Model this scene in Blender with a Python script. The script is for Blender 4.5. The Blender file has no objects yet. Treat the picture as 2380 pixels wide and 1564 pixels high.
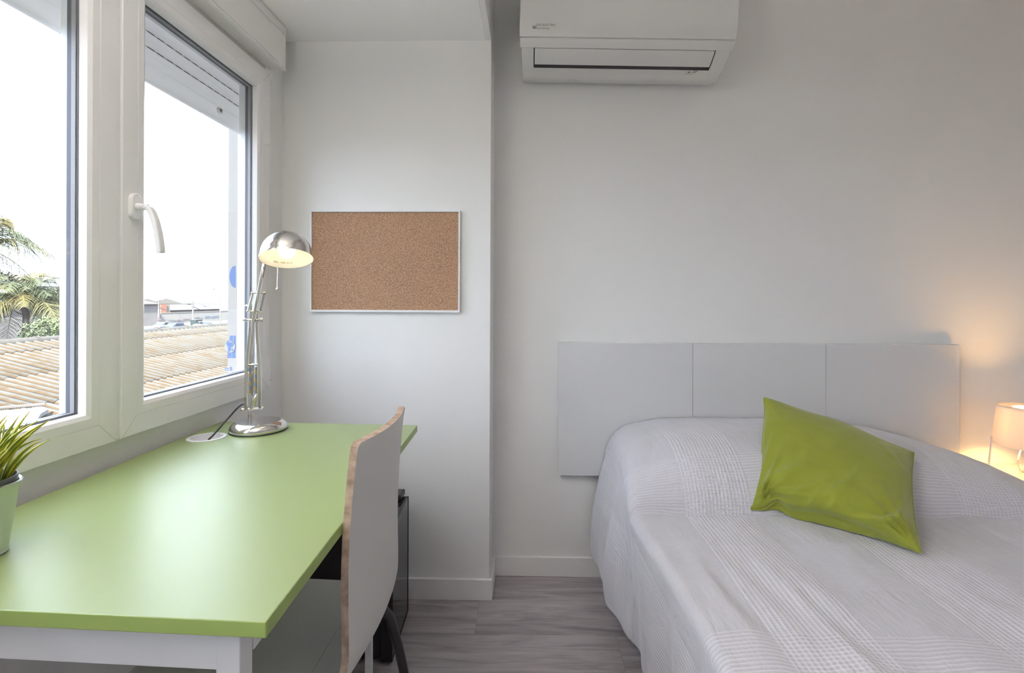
import bpy, bmesh, math, random
import numpy as np
from mathutils import Vector, Matrix, noise
random.seed(7)
C = bpy.context.scene.collection
SC = bpy.context.scene
R = math.radians
V3 = Vector

# ------------------------------------------------------------------ camera
F, HC, CX, CY = 1200.0, 1.13, 1211.0, 697.0
PSI, ROLL = math.atan(29 / F), 0.004
fwd = Vector((-math.sin(PSI), math.cos(PSI), 0))
r0 = Vector((math.cos(PSI), math.sin(PSI), 0))
u0 = Vector((0, 0, 1))
right = r0 * math.cos(ROLL) + u0 * math.sin(ROLL)
upv = -r0 * math.sin(ROLL) + u0 * math.cos(ROLL)
cam_d = bpy.data.cameras.new('camera')
cam = bpy.data.objects.new('camera', cam_d)
C.objects.link(cam)
cam.matrix_world = Matrix(((right.x, upv.x, -fwd.x, 0), (right.y, upv.y, -fwd.y, 0), (right.z, upv.z, -fwd.z, HC), (0, 0, 0, 1)))
cam_d.sensor_width = 36
cam_d.lens = F / 2380 * 36
cam_d.shift_x = (1190 - CX) / 2380
cam_d.shift_y = -(782 - CY) / 2380
cam_d.clip_start = 0.02
cam_d.clip_end = 2000
SC.camera = cam

# ------------------------------------------------------------------ world, lamps of the room, exposure
SKY = 3.8
w = bpy.data.worlds.new('overcast_sky')
SC.world = w
w.use_nodes = True
bg = w.node_tree.nodes['Background']
bg.inputs[0].default_value = (0.75, 0.805, 1.0, 1)
bg.inputs[1].default_value = SKY
SC.view_settings.view_transform = 'Standard'
SC.view_settings.look = 'None'
SC.view_settings.exposure = 0.94
SC.view_settings.gamma = 1
SC.view_settings.use_curve_mapping = False
SC.cycles.max_bounces = 10
SC.cycles.diffuse_bounces = 7
SC.cycles.glossy_bounces = 4
SC.cycles.transmission_bounces = 8
SC.cycles.sample_clamp_indirect = 8
SC.cycles.caustics_reflective = False
SC.cycles.caustics_refractive = False
SC.cycles.use_denoising = True
SUN = bpy.data.lights.new('sun', 'SUN')
SUN.energy = 22
SUN.angle = R(3)
SUN.color = (1, 0.96, 0.9)
so = bpy.data.objects.new('sun', SUN)
C.objects.link(so)
so.rotation_euler = V3((-0.22, 1.0, -0.95)).to_track_quat('-Z', 'Y').to_euler()     # from behind the building: never enters the window


def px(x, y, X=None, Y=None, Z=None):
    """world point seen at a pixel of the 2380x1564 photograph, on the plane X=, Y= or Z="""
    a = (x - CX) / F
    b = (y - CY) / F
    d = right * a - upv * b + fwd
    o = Vector((0, 0, HC))
    if Y is not None:
        t = Y / d.y
    elif X is not None:
        t = X / d.x
    else:
        t = (Z - HC) / d.z
    return o + d * t


# ------------------------------------------------------------------ materials
def lin(c):
    return tuple(((v / 255) / 12.92 if v / 255 <= 0.04045 else ((v / 255 + 0.055) / 1.055) ** 2.4) for v in c)


class NT:
    def __init__(s, name):
        s.m = bpy.data.materials.new(name)
        s.m.use_nodes = True
        s.t = s.m.node_tree
        s.b = s.t.nodes['Principled BSDF']

    def n(s, typ, **kw):
        nd = s.t.nodes.new(typ)
        for k, v in kw.items():
            if k.startswith('i_'):
                key = k[2:]
                nd.inputs[int(key) if key.isdigit() else key.replace('_', ' ')].default_value = v
            else:
                setattr(nd, k, v)
        return nd

    def l(s, a, b):
        s.t.links.new(a, b)

    def math(s, op, a, b=None, c=None):
        nd = s.t.nodes.new('ShaderNodeMath')
        nd.operation = op
        for i, v in enumerate((a, b, c)):
            if v is None:
                continue
            if isinstance(v, (int, float)):
                nd.inputs[i].default_value = v
            else:
                s.l(v, nd.inputs[i])
        return nd.outputs[0]


def mat(name, col, rough=0.5, metal=0.0, var=0.0, vscale=8.0, bump=0.0, bscale=200.0, spec=None, coords='Object', stretch=(1, 1, 1), coat=0.0, trans=0.0):
    a = NT(name)
    a.b.inputs['Base Color'].default_value = (*col, 1)
    a.b.inputs['Roughness'].default_value = rough
    a.b.inputs['Metallic'].default_value = metal
    if spec is not None:
        a.b.inputs['Specular IOR Level'].default_value = spec
    a.b.inputs['Coat Weight'].default_value = coat
    a.b.inputs['Transmission Weight'].default_value = trans
    tc = a.n('ShaderNodeTexCoord')
    mp = a.n('ShaderNodeMapping')
    mp.inputs['Scale'].default_value = stretch
    a.l(tc.outputs[coords], mp.inputs[0])
    if var > 0:
        ns = a.n('ShaderNodeTexNoise')
        ns.inputs['Scale'].default_value = vscale
        ns.inputs['Detail'].default_value = 6
        a.l(mp.outputs[0], ns.inputs[0])
        mx = a.n('ShaderNodeMix', data_type='RGBA')
        mx.inputs[6].default_value = (*[min(1, c * (1 - var)) for c in col], 1)
        mx.inputs[7].default_value = (*[min(1, c * (1 + var)) for c in col], 1)
        a.l(ns.outputs[0], mx.inputs[0])
        a.l(mx.outputs[2], a.b.inputs['Base Color'])
    if bump > 0:
        n2 = a.n('ShaderNodeTexNoise')
        n2.inputs['Scale'].default_value = bscale
        n2.inputs['Detail'].default_value = 3
        a.l(mp.outputs[0], n2.inputs[0])
        bp = a.n('ShaderNodeBump')
        bp.inputs['Strength'].default_value = min(1, bump)
        bp.inputs['Distance'].default_value = 0.001
        a.l(n2.outputs[0], bp.inputs['Height'])
        a.l(bp.outputs[0], a.b.inputs['Normal'])
    return a.m


M = {}
M['wall'] = mat('wall_paint', (0.80, 0.80, 0.785), 0.75, var=0.01, vscale=3, bump=0.12, bscale=260)
M['ceiling'] = mat('ceiling_paint', (0.88, 0.875, 0.87), 0.8, bump=0.1, bscale=200)
M['pvc'] = mat('white_pvc', (0.86, 0.855, 0.85), 0.22, var=0.01, vscale=4)
M['pvc_line'] = mat('joint_line', (0.42, 0.41, 0.40), 0.6, var=0.02)
M['box'] = mat('shutter_box_pvc', (0.82, 0.81, 0.79), 0.4, var=0.01, vscale=4)
M['raw'] = mat('raw_plaster', (0.60, 0.58, 0.55), 0.85, var=0.12, vscale=30, bump=0.5, bscale=120)
M['gasket'] = mat('gasket_rubber', (0.10, 0.11, 0.13), 0.5, var=0.05)
_a = NT('perforated_spacer')
_tc = _a.n('ShaderNodeTexCoord')
_sp = _a.n('ShaderNodeSeparateXYZ')
_a.l(_tc.outputs['Object'], _sp.inputs[0])
_s = _a.math('GREATER_THAN', _a.math('SINE', _a.math('MULTIPLY', _a.math('ADD', _sp.outputs[2], _sp.outputs[1]), 2 * math.pi / 0.0035)), 0.3)
_m = _a.n('ShaderNodeMix', data_type='RGBA')
_m.inputs[6].default_value = (0.36, 0.35, 0.36, 1)
_m.inputs[7].default_value = (0.25, 0.24, 0.25, 1)
_a.l(_s, _m.inputs[0])
_a.l(_m.outputs[2], _a.b.inputs['Base Color'])
_a.b.inputs['Roughness'].default_value = 0.5
M['spacer'] = _a.m
_a = NT('shutter_slat_pvc')
_o = _a.t.nodes['Material Output']
_a.b.inputs['Base Color'].default_value = (0.68, 0.69, 0.70, 1)
_a.b.inputs['Roughness'].default_value = 0.45
_t = _a.n('ShaderNodeBsdfTranslucent')
_t.inputs[0].default_value = (0.80, 0.77, 0.73, 1)
_mx = _a.n('ShaderNodeMixShader')
_mx.inputs[0].default_value = 0.46
_a.l(_a.b.outputs[0], _mx.inputs[1])
_a.l(_t.outputs[0], _mx.inputs[2])
_a.l(_mx.outputs[0], _o.inputs[0])
M['slat'] = _a.m
M['trim'] = mat('lacquered_baseboard', (0.84, 0.83, 0.82), 0.4, var=0.012)
M['gap'] = mat('shadow_gap', (0.06, 0.055, 0.05), 0.9, var=0.05)
M['green'] = mat('green_laminate', (0.24, 0.31, 0.118), 0.37, var=0.012, vscale=6, bump=0.08, bscale=900, spec=1.0)
M['greenedge'] = mat('green_edge_band', (0.30, 0.41, 0.11), 0.4, var=0.02, vscale=6)
M['white_metal'] = mat('white_steel', (0.72, 0.72, 0.73), 0.4, var=0.01)
M['chrome'] = mat('chrome', (0.72, 0.70, 0.68), 0.06, metal=1.0, var=0.01)
M['chrome_dull'] = mat('chrome_dusty', (0.50, 0.48, 0.47), 0.22, metal=1.0, var=0.06, vscale=40)
M['brass'] = mat('nickel_pin', (0.70, 0.64, 0.52), 0.22, metal=1.0, var=0.03)
M['rubber'] = mat('black_rubber', (0.012, 0.012, 0.014), 0.5, var=0.05)
M['cordblack'] = mat('black_cable', (0.02, 0.02, 0.022), 0.35, var=0.05)
M['black'] = mat('black_steel_tube', (0.02, 0.018, 0.022), 0.35, var=0.1, bump=0.2, bscale=900)
M['fridge'] = mat('black_sheet_steel', (0.012, 0.010, 0.011), 0.55, var=0.3, vscale=200)
M['fridgedoor'] = mat('black_glass_door', (0.012, 0.013, 0.016), 0.06, var=0.05, coat=0.0)
M['acwhite'] = mat('appliance_plastic', (0.70, 0.695, 0.68), 0.32, var=0.008)
M['acgloss'] = mat('appliance_gloss_panel', (0.70, 0.695, 0.68), 0.13, var=0.008)
M['acdark'] = mat('dark_slot', (0.03, 0.026, 0.03), 0.6, var=0.1)
M['print'] = mat('grey_print', (0.13, 0.14, 0.13), 0.6, var=0.02)
M['headboard'] = mat('gloss_white_panel', (0.66, 0.665, 0.67), 0.10, var=0.006)
M['nightstand'] = mat('white_lacquer', (0.74, 0.73, 0.71), 0.3, var=0.01)
M['cream'] = mat('white_rubber_cable', (0.80, 0.76, 0.68), 0.4, var=0.02)
M['boardframe'] = mat('board_frame', (0.74, 0.75, 0.75), 0.35, var=0.01)
M['potin'] = mat('grey_plastic_pot', (0.08, 0.085, 0.08), 0.4, var=0.05)
M['zinc'] = mat('galvanised_zinc', (0.55, 0.58, 0.54), 0.26, metal=0.92, var=0.08, vscale=60)
M['blueprint'] = mat('blue_print', (0.10, 0.17, 0.33), 0.6, var=0.05, vscale=200)
M['film'] = mat('protective_film', (0.36, 0.335, 0.295), 0.5, var=0.03, vscale=30)
M['mattress'] = mat('mattress_ticking', (0.45, 0.42, 0.38), 0.8, var=0.2, vscale=30)


def cork():
    a = NT('cork')
    tc = a.n('ShaderNodeTexCoord')
    n1 = a.n('ShaderNodeTexNoise', i_Scale=230.0, i_Detail=4.0)
    n2 = a.n('ShaderNodeTexVoronoi', i_Scale=330.0)
    a.l(tc.outputs['Object'], n1.inputs[0])
    a.l(tc.outputs['Object'], n2.inputs[0])
    cr = a.n('ShaderNodeValToRGB')
    e = cr.color_ramp.elements
    e[0].position, e[0].color = 0.30, (*lin((116, 88, 68)), 1)
    e[1].position, e[1].color = 0.72, (*lin((192, 156, 126)), 1)
    m = e.new(0.5)
    m.color = (*lin((158, 124, 98)), 1)
    mix = a.math('ADD', a.math('MULTIPLY', n1.outputs[0], 0.75), a.math('MULTIPLY', n2.outputs[0], 0.30))
    a.l(mix, cr.inputs[0])
    a.l(cr.outputs[0], a.b.inputs['Base Color'])
    a.b.inputs['Roughness'].default_value = 0.9
    bp = a.n('ShaderNodeBump', i_Strength=0.4, i_Distance=0.001)
    a.l(mix, bp.inputs['Height'])
    a.l(bp.outputs[0], a.b.inputs['Normal'])
    return a.m


def floor_wood():
    a = NT('grey_oak_laminate')
    tc = a.n('ShaderNodeTexCoord')
    oi = a.n('ShaderNodeObjectInfo')
    sh = a.n('ShaderNodeCombineXYZ')
    a.l(a.math('MULTIPLY', oi.outputs['Random'], 37.0), sh.inputs[0])
    a.l(a.math('MULTIPLY', oi.outputs['Random'], 11.0), sh.inputs[1])
    ad = a.n('ShaderNodeVectorMath', operation='ADD')
    a.l(tc.outputs['Object'], ad.inputs[0])
    a.l(sh.outputs[0], ad.inputs[1])
    mp = a.n('ShaderNodeMapping')
    mp.inputs['Scale'].default_value = (1.6, 16, 1)
    a.l(ad.outputs[0], mp.inputs[0])
    n1 = a.n('ShaderNodeTexNoise', i_Scale=1.3, i_Detail=8.0, i_Roughness=0.62, i_Distortion=1.2)
    a.l(mp.outputs[0], n1.inputs[0])
    mp2 = a.n('ShaderNodeMapping')
    mp2.inputs['Scale'].default_value = (5, 160, 1)
    a.l(ad.outputs[0], mp2.inputs[0])
    n2 = a.n('ShaderNodeTexNoise', i_Scale=1.5, i_Detail=3.0)
    a.l(mp2.outputs[0], n2.inputs[0])
    s = a.math('ADD', a.math('MULTIPLY', n1.outputs[0], 0.78), a.math('MULTIPLY', n2.outputs[0], 0.22))
    s = a.math('ADD', s, a.math('MULTIPLY', a.math('SUBTRACT', oi.outputs['Random'], 0.5), 0.05))
    cr = a.n('ShaderNodeValToRGB')
    e = cr.color_ramp.elements
    e[0].position, e[0].color = 0.36, (*lin((134, 128, 130)), 1)
    e[1].position, e[1].color = 0.66, (*lin((186, 180, 181)), 1)
    m = e.new(0.5)
    m.color = (*lin((163, 156, 158)), 1)
    a.l(s, cr.inputs[0])
    a.l(cr.outputs[0], a.b.inputs['Base Color'])
    a.b.inputs['Roughness'].default_value = 0.42
    bp = a.n('ShaderNodeBump', i_Strength=0.25, i_Distance=0.0006)
    a.l(s, bp.inputs['Height'])
    a.l(bp.outputs[0], a.b.inputs['Normal'])
    return a.m


def ply():
    a = NT('plywood_edge')
    tc = a.n('ShaderNodeTexCoord')
    n1 = a.n('ShaderNodeTexNoise', i_Scale=60.0, i_Detail=4.0)
    uv = a.n('ShaderNodeSeparateXYZ')
    a.l(tc.outputs['UV'], uv.inputs[0])
    a.l(tc.outputs['Object'], n1.inputs[0])
    st = a.math('SINE', a.math('MULTIPLY', uv.outputs[0], 2 * math.pi * 4.5))
    s = a.math('ADD', a.math('MULTIPLY', st, 0.06), n1.outputs[0])
    cr = a.n('ShaderNodeValToRGB')
    e = cr.color_ramp.elements
    e[0].position, e[0].color = 0.2, (*lin((128, 104, 86)), 1)
    e[1].position, e[1].color = 0.8, (*lin((206, 184, 164)), 1)
    a.l(s, cr.inputs[0])
    a.l(cr.outputs[0], a.b.inputs['Base Color'])
    a.b.inputs['Roughness'].default_value = 0.55
    return a.m


def spread():
    """white cotton: cords along the bed in stripes, ribs across it in bands"""
    a = NT('white_ribbed_cotton')
    a.b.inputs['Base Color'].default_value = (0.72, 0.71, 0.745, 1)
    a.b.inputs['Roughness'].default_value = 0.85
    a.b.inputs['Sheen Weight'].default_value = 0.25
    tc = a.n('ShaderNodeTexCoord')
    sp = a.n('ShaderNodeSeparateXYZ')
    a.l(tc.outputs['UV'], sp.inputs[0])
    u, v = sp.outputs[0], sp.outputs[1]

    def band(x, off, per, wd):
        fr = a.math('FRACT', a.math('DIVIDE', a.math('SUBTRACT', x, off - 8 * per), per))
        return a.math('LESS_THAN', fr, wd)

    def ridge(x, pitch, p=1.0):
        s = a.math('ADD', a.math('MULTIPLY', a.math('SINE', a.math('MULTIPLY', x, 2 * math.pi / pitch)), 0.5), 0.5)
        return a.math('POWER', s, p)

    mu = band(u, 0.447, 0.4, 0.5)
    mv = band(v, 0.0, 0.745, 0.27)
    mf = band(v, -0.385, 0.745, 0.29)
    plain = a.math('SUBTRACT', 1.0, mu)
    h = a.math('MULTIPLY', mu, ridge(u, 0.0108, 1.6))
    h = a.math('ADD', h, a.math('MULTIPLY', mv, ridge(v, 0.0105, 1.8)))
    h = a.math('ADD', h, a.math('MULTIPLY', a.math('MULTIPLY', mf, plain), a.math('MULTIPLY', ridge(v, 0.0062), 0.3)))
    h = a.math('ADD', h, a.math('MULTIPLY', a.math('MULTIPLY', mu, a.math('SUBTRACT', 1.0, mv)), a.math('MULTIPLY', ridge(v, 0.0075), 0.35)))
    n = a.n('ShaderNodeTexNoise', i_Scale=420.0, i_Detail=3.0)
    a.l(tc.outputs['UV'], n.inputs[0])
    h2 = a.math('ADD', h, a.math('MULTIPLY', n.outputs[0], 0.22))
    bp = a.n('ShaderNodeBump', i_Strength=0.8, i_Distance=0.0011)
    a.l(h2, bp.inputs['Height'])
    n3 = a.n('ShaderNodeTexNoise', i_Scale=7.0, i_Detail=3.0, i_Distortion=0.2)
    mp = a.n('ShaderNodeMapping')
    mp.inputs['Scale'].default_value = (3.2, 0.9, 1)
    mp.inputs['Rotation'].default_value = (0, 0, R(-12))
    a.l(tc.outputs['UV'], mp.inputs[0])
    a.l(mp.outputs[0], n3.inputs[0])
    b2 = a.n('ShaderNodeBump', i_Strength=0.35, i_Distance=0.011)
    a.l(n3.outputs[0], b2.inputs['Height'])
    n4 = a.n('ShaderNodeTexNoise', i_Scale=26.0, i_Detail=4.0, i_Distortion=0.6)
    mp4 = a.n('ShaderNodeMapping')
    mp4.inputs['Scale'].default_value = (3.4, 0.8, 1)
    mp4.inputs['Rotation'].default_value = (0, 0, R(-20))
    a.l(tc.outputs['UV'], mp4.inputs[0])
    a.l(mp4.outputs[0], n4.inputs[0])
    b4 = a.n('ShaderNodeBump', i_Distance=0.0035)
    a.l(a.math('MULTIPLY', a.math('SUBTRACT', 1.0, a.math('MAXIMUM', mu, mf)), 0.55), b4.inputs['Strength'])
    a.l(n4.outputs[0], b4.inputs['Height'])
    a.l(b2.outputs[0], b4.inputs['Normal'])
    a.l(b4.outputs[0], bp.inputs['Normal'])
    a.l(bp.outputs[0], a.b.inputs['Normal'])
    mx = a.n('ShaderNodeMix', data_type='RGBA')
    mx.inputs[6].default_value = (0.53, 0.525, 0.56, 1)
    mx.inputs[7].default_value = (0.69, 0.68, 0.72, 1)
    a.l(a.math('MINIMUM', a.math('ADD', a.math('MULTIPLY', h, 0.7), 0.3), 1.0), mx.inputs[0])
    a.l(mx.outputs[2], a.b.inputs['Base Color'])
    return a.m


def cotton_green():
    a = NT('olive_green_cotton')
    a.b.inputs['Roughness'].default_value = 0.88
    a.b.inputs['Sheen Weight'].default_value = 0.3
    tc = a.n('ShaderNodeTexCoord')
    n1 = a.n('ShaderNodeTexNoise', i_Scale=700.0, i_Detail=2.0)
    n2 = a.n('ShaderNodeTexNoise', i_Scale=7.0, i_Detail=5.0, i_Distortion=1.5)
    a.l(tc.outputs['Object'], n1.inputs[0])
    a.l(tc.outputs['Object'], n2.inputs[0])
    mx = a.n('ShaderNodeMix', data_type='RGBA')
    c = lin((134, 141, 40))
    mx.inputs[6].default_value = (*[k * 0.9 for k in c], 1)
    mx.inputs[7].default_value = (*[k * 1.1 for k in c], 1)
    a.l(n1.outputs[0], mx.inputs[0])
    a.l(mx.outputs[2], a.b.inputs['Base Color'])
    b1 = a.n('ShaderNodeBump', i_Strength=0.3, i_Distance=0.0006)
    a.l(n1.outputs[0], b1.inputs['Height'])
    b2 = a.n('ShaderNodeBump', i_Strength=0.2, i_Distance=0.006)
    a.l(n2.outputs[0], b2.inputs['Height'])
    a.l(b2.outputs[0], b1.inputs['Normal'])
    a.l(b1.outputs[0], a.b.inputs['Normal'])
    return a.m


def ramp_mat(name, c0, c1, scale, stretch=(1, 1, 1), rough=0.85, p0=0.35, p1=0.65, coords='Object', det=6.0):
    a = NT(name)
    tc = a.n('ShaderNodeTexCoord')
    mp = a.n('ShaderNodeMapping')
    mp.inputs['Scale'].default_value = stretch
    a.l(tc.outputs[coords], mp.inputs[0])
    n1 = a.n('ShaderNodeTexNoise', i_Scale=scale, i_Detail=det, i_Roughness=0.65)
    a.l(mp.outputs[0], n1.inputs[0])
    cr = a.n('ShaderNodeValToRGB')
    e = cr.color_ramp.elements
    e[0].position, e[0].color = p0, (*c0, 1)
    e[1].position, e[1].color = p1, (*c1, 1)
    a.l(n1.outputs[0], cr.inputs[0])
    a.l(cr.outputs[0], a.b.inputs['Base Color'])
    a.b.inputs['Roughness'].default_value = rough
    return a.m


def glass():
    a = NT('window_glass')
    out = a.t.nodes['Material Output']
    tr = a.n('ShaderNodeBsdfTransparent')
    tr.inputs[0].default_value = (0.97, 0.985, 0.98, 1)
    gl = a.n('ShaderNodeBsdfGlossy', i_Roughness=0.0)
    fr = a.n('ShaderNodeLayerWeight')
    mx = a.n('ShaderNodeMixShader')
    a.l(a.math('ADD', a.math('MULTIPLY', a.math('POWER', fr.outputs[1], 5.0), 0.45), 0.02), mx.inputs[0])
    a.l(tr.outputs[0], mx.inputs[1])
    a.l(gl.outputs[0], mx.inputs[2])
    a.l(mx.outputs[0], out.inputs[0])
    return a.m


def emit(name, col, strength):
    a = NT(name)
    a.b.inputs['Base Color'].default_value = (*col, 1)
    a.b.inputs['Emission Color'].default_value = (*col, 1)
    a.b.inputs['Emission Strength'].default_value = strength
    return a.m


def shade_mat():
    a = NT('white_lamp_shade')
    out = a.t.nodes['Material Output']
    df = a.n('ShaderNodeBsdfDiffuse')
    df.inputs[0].default_value = (0.82, 0.80, 0.76, 1)
    tl = a.n('ShaderNodeBsdfTranslucent')
    tl.inputs[0].default_value = (0.86, 0.78, 0.66, 1)
    mx = a.n('ShaderNodeMixShader')
    mx.inputs[0].default_value = 0.26
    a.l(df.outputs[0], mx.inputs[1])
    a.l(tl.outputs[0], mx.inputs[2])
    a.l(mx.outputs[0], out.inputs[0])
    return a.m


M['cork'] = cork()
M['plank'] = floor_wood()
M['ply'] = ply()
M['spread'] = spread()
M['cushion'] = cotton_green()
M['glass'] = glass()
M['shade'] = shade_mat()
M['chair'] = mat('white_laminate', (0.60, 0.59, 0.565), 0.42, var=0.01)
M['inshade'] = mat('cream_enamel', (0.90, 0.885, 0.83), 0.45, var=0.01)
M['spring'] = NT('coil_spring_sleeve').m
_a = NT('striped_spring')
_tc = _a.n('ShaderNodeTexCoord')
_wv = _a.n('ShaderNodeTexWave', i_Scale=26.0)
_wv.bands_direction = 'DIAGONAL'
_a.l(_tc.outputs['Object'], _wv.inputs[0])
_cr = _a.n('ShaderNodeValToRGB')
_cr.color_ramp.elements[0].color = (*lin((120, 150, 175)), 1)
_cr.color_ramp.elements[1].color = (*lin((196, 160, 105)), 1)
_a.l(_wv.outputs[0], _cr.inputs[0])
_a.l(_cr.outputs[0], _a.b.inputs['Base Color'])
_a.b.inputs['Roughness'].default_value = 0.3
_a.b.inputs['Metallic'].default_value = 0.5
M['spring'] = _a.m
# outside: distance haze is put into the pale far colours
_a = NT('lichen_shaded_cement')
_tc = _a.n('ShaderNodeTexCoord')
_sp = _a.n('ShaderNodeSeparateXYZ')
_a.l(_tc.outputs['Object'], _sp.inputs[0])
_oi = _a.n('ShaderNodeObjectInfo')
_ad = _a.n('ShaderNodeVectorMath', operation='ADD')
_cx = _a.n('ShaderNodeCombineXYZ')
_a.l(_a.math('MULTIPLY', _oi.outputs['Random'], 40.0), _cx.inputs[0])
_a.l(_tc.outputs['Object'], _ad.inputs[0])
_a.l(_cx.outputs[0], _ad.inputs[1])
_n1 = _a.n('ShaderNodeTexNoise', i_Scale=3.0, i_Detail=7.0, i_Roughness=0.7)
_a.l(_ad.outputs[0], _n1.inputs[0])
_ph = _a.math('MULTIPLY', _a.math('ADD', _a.math('COSINE', _a.math('ADD', _a.math('MULTIPLY', _sp.outputs[1], 2 * math.pi / 0.177), 0.5)), 1.0), 0.5)  # rib shade painted in by wave phase: dark valleys, pale crests
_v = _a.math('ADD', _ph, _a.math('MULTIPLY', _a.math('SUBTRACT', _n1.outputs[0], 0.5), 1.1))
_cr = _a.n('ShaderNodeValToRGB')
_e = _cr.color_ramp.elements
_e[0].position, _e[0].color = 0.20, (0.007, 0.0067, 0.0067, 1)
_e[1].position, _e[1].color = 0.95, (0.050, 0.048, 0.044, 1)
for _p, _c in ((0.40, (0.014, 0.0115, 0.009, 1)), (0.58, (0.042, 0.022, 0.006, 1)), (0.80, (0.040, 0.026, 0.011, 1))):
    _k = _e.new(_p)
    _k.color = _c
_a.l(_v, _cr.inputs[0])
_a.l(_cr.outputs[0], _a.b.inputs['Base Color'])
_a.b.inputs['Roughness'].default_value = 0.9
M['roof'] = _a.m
M['ridge'] = ramp_mat('weathered_cement_ridge', (0.045, 0.039, 0.031), (0.030, 0.028, 0.026), 5.0)
M['mortar'] = ramp_mat('white_render', (0.13, 0.13, 0.13), (0.085, 0.083, 0.08), 4.0)
M['asphalt'] = ramp_mat('pale_asphalt', (0.055, 0.055, 0.056), (0.07, 0.068, 0.068), 0.3)
M['concretewall'] = ramp_mat('pale_concrete', (0.15, 0.143, 0.13), (0.175, 0.165, 0.15), 0.5)
M['greybuild'] = ramp_mat('grey_render', (0.115, 0.105, 0.10), (0.135, 0.125, 0.12), 0.4)
M['whitebuild'] = mat('far_white_walls', (0.125, 0.12, 0.11), 0.9, var=0.04, vscale=0.5)
M['redbrick'] = mat('orange_brick', (0.20, 0.09, 0.062), 0.9, var=0.1, vscale=3)
M['creambuild'] = mat('cream_render', (0.13, 0.12, 0.10), 0.9, var=0.03, vscale=1)
M['darkroof'] = mat('dark_eaves', (0.085, 0.072, 0.068), 0.9, var=0.1, vscale=1)
M['farroof'] = mat('far_pale_roof', (0.048, 0.046, 0.044), 0.9, var=0.05, vscale=0.3)
M['pole'] = mat('weathered_pole', (0.085, 0.08, 0.078), 0.8, var=0.1, vscale=5)
M['carwhite'] = mat('white_car_paint', (0.16, 0.16, 0.165), 0.25, var=0.01, coat=0.5)
M['carblue'] = mat('blue_car_paint', (0.022, 0.035, 0.10), 0.25, var=0.02, coat=0.5)
M['carglass'] = mat('tinted_glass', (0.03, 0.035, 0.045), 0.08, var=0.02)
M['tyre'] = mat('tyre', (0.02, 0.02, 0.02), 0.8, var=0.1)
M['bin'] = mat('green_plastic_bin', (0.022, 0.033, 0.034), 0.6, var=0.1)
M['signred'] = mat('pale_red_sign', (0.13, 0.075, 0.078), 0.6, var=0.03)
M['graf_blue'] = mat('graffiti_blue', (0.09, 0.115, 0.16), 0.8, var=0.05)
M['graf_grey'] = mat('graffiti_grey', (0.10, 0.098, 0.105), 0.8, var=0.05)
M['graf_red'] = mat('graffiti_red', (0.125, 0.09, 0.085), 0.8, var=0.05)
M['palmleaf'] = ramp_mat('palm_leaf', (0.034, 0.042, 0.022), (0.065, 0.074, 0.036), 0.9, p0=0.4, p1=0.62)
M['palmyellow'] = ramp_mat('palm_leaf_yellow', (0.07, 0.074, 0.035), (0.10, 0.08, 0.022), 0.9)
M['trunk'] = ramp_mat('palm_trunk', (0.12, 0.10, 0.088), (0.075, 0.064, 0.058), 6.0, (1, 1, 4))
M['bush'] = ramp_mat('bush_leaf', (0.045, 0.062, 0.026), (0.08, 0.10, 0.05), 2.0)


def blade_mat():
    a = NT('grass_blade')
    tc = a.n('ShaderNodeTexCoord')
    sp = a.n('ShaderNodeSeparateXYZ')
    a.l(tc.outputs['UV'], sp.inputs[0])
    n1 = a.n('ShaderNodeTexNoise', i_Scale=25.0, i_Detail=3.0)
    a.l(tc.outputs['Object'], n1.inputs[0])
    s = a.math('ADD', sp.outputs[0], a.math('MULTIPLY', a.math('SUBTRACT', n1.outputs[0], 0.5), 0.9))
    cr = a.n('ShaderNodeValToRGB')
    e = cr.color_ramp.elements
    e[0].position, e[0].color = 0.25, (*lin((70, 92, 30)), 1)
    e[1].position, e[1].color = 0.95, (*lin((214, 196, 46)), 1)
    m = e.new(0.6)
    m.color = (*lin((122, 146, 40)), 1)
    a.l(s, cr.inputs[0])
    a.l(cr.outputs[0], a.b.inputs['Base Color'])
    a.b.inputs['Roughness'].default_value = 0.45
    a.b.inputs['Subsurface Weight'].default_value = 0.0
    return a.m


M['blade'] = blade_mat()

# ------------------------------------------------------------------ mesh helpers


def V(*a):
    return Vector(a)


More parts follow.
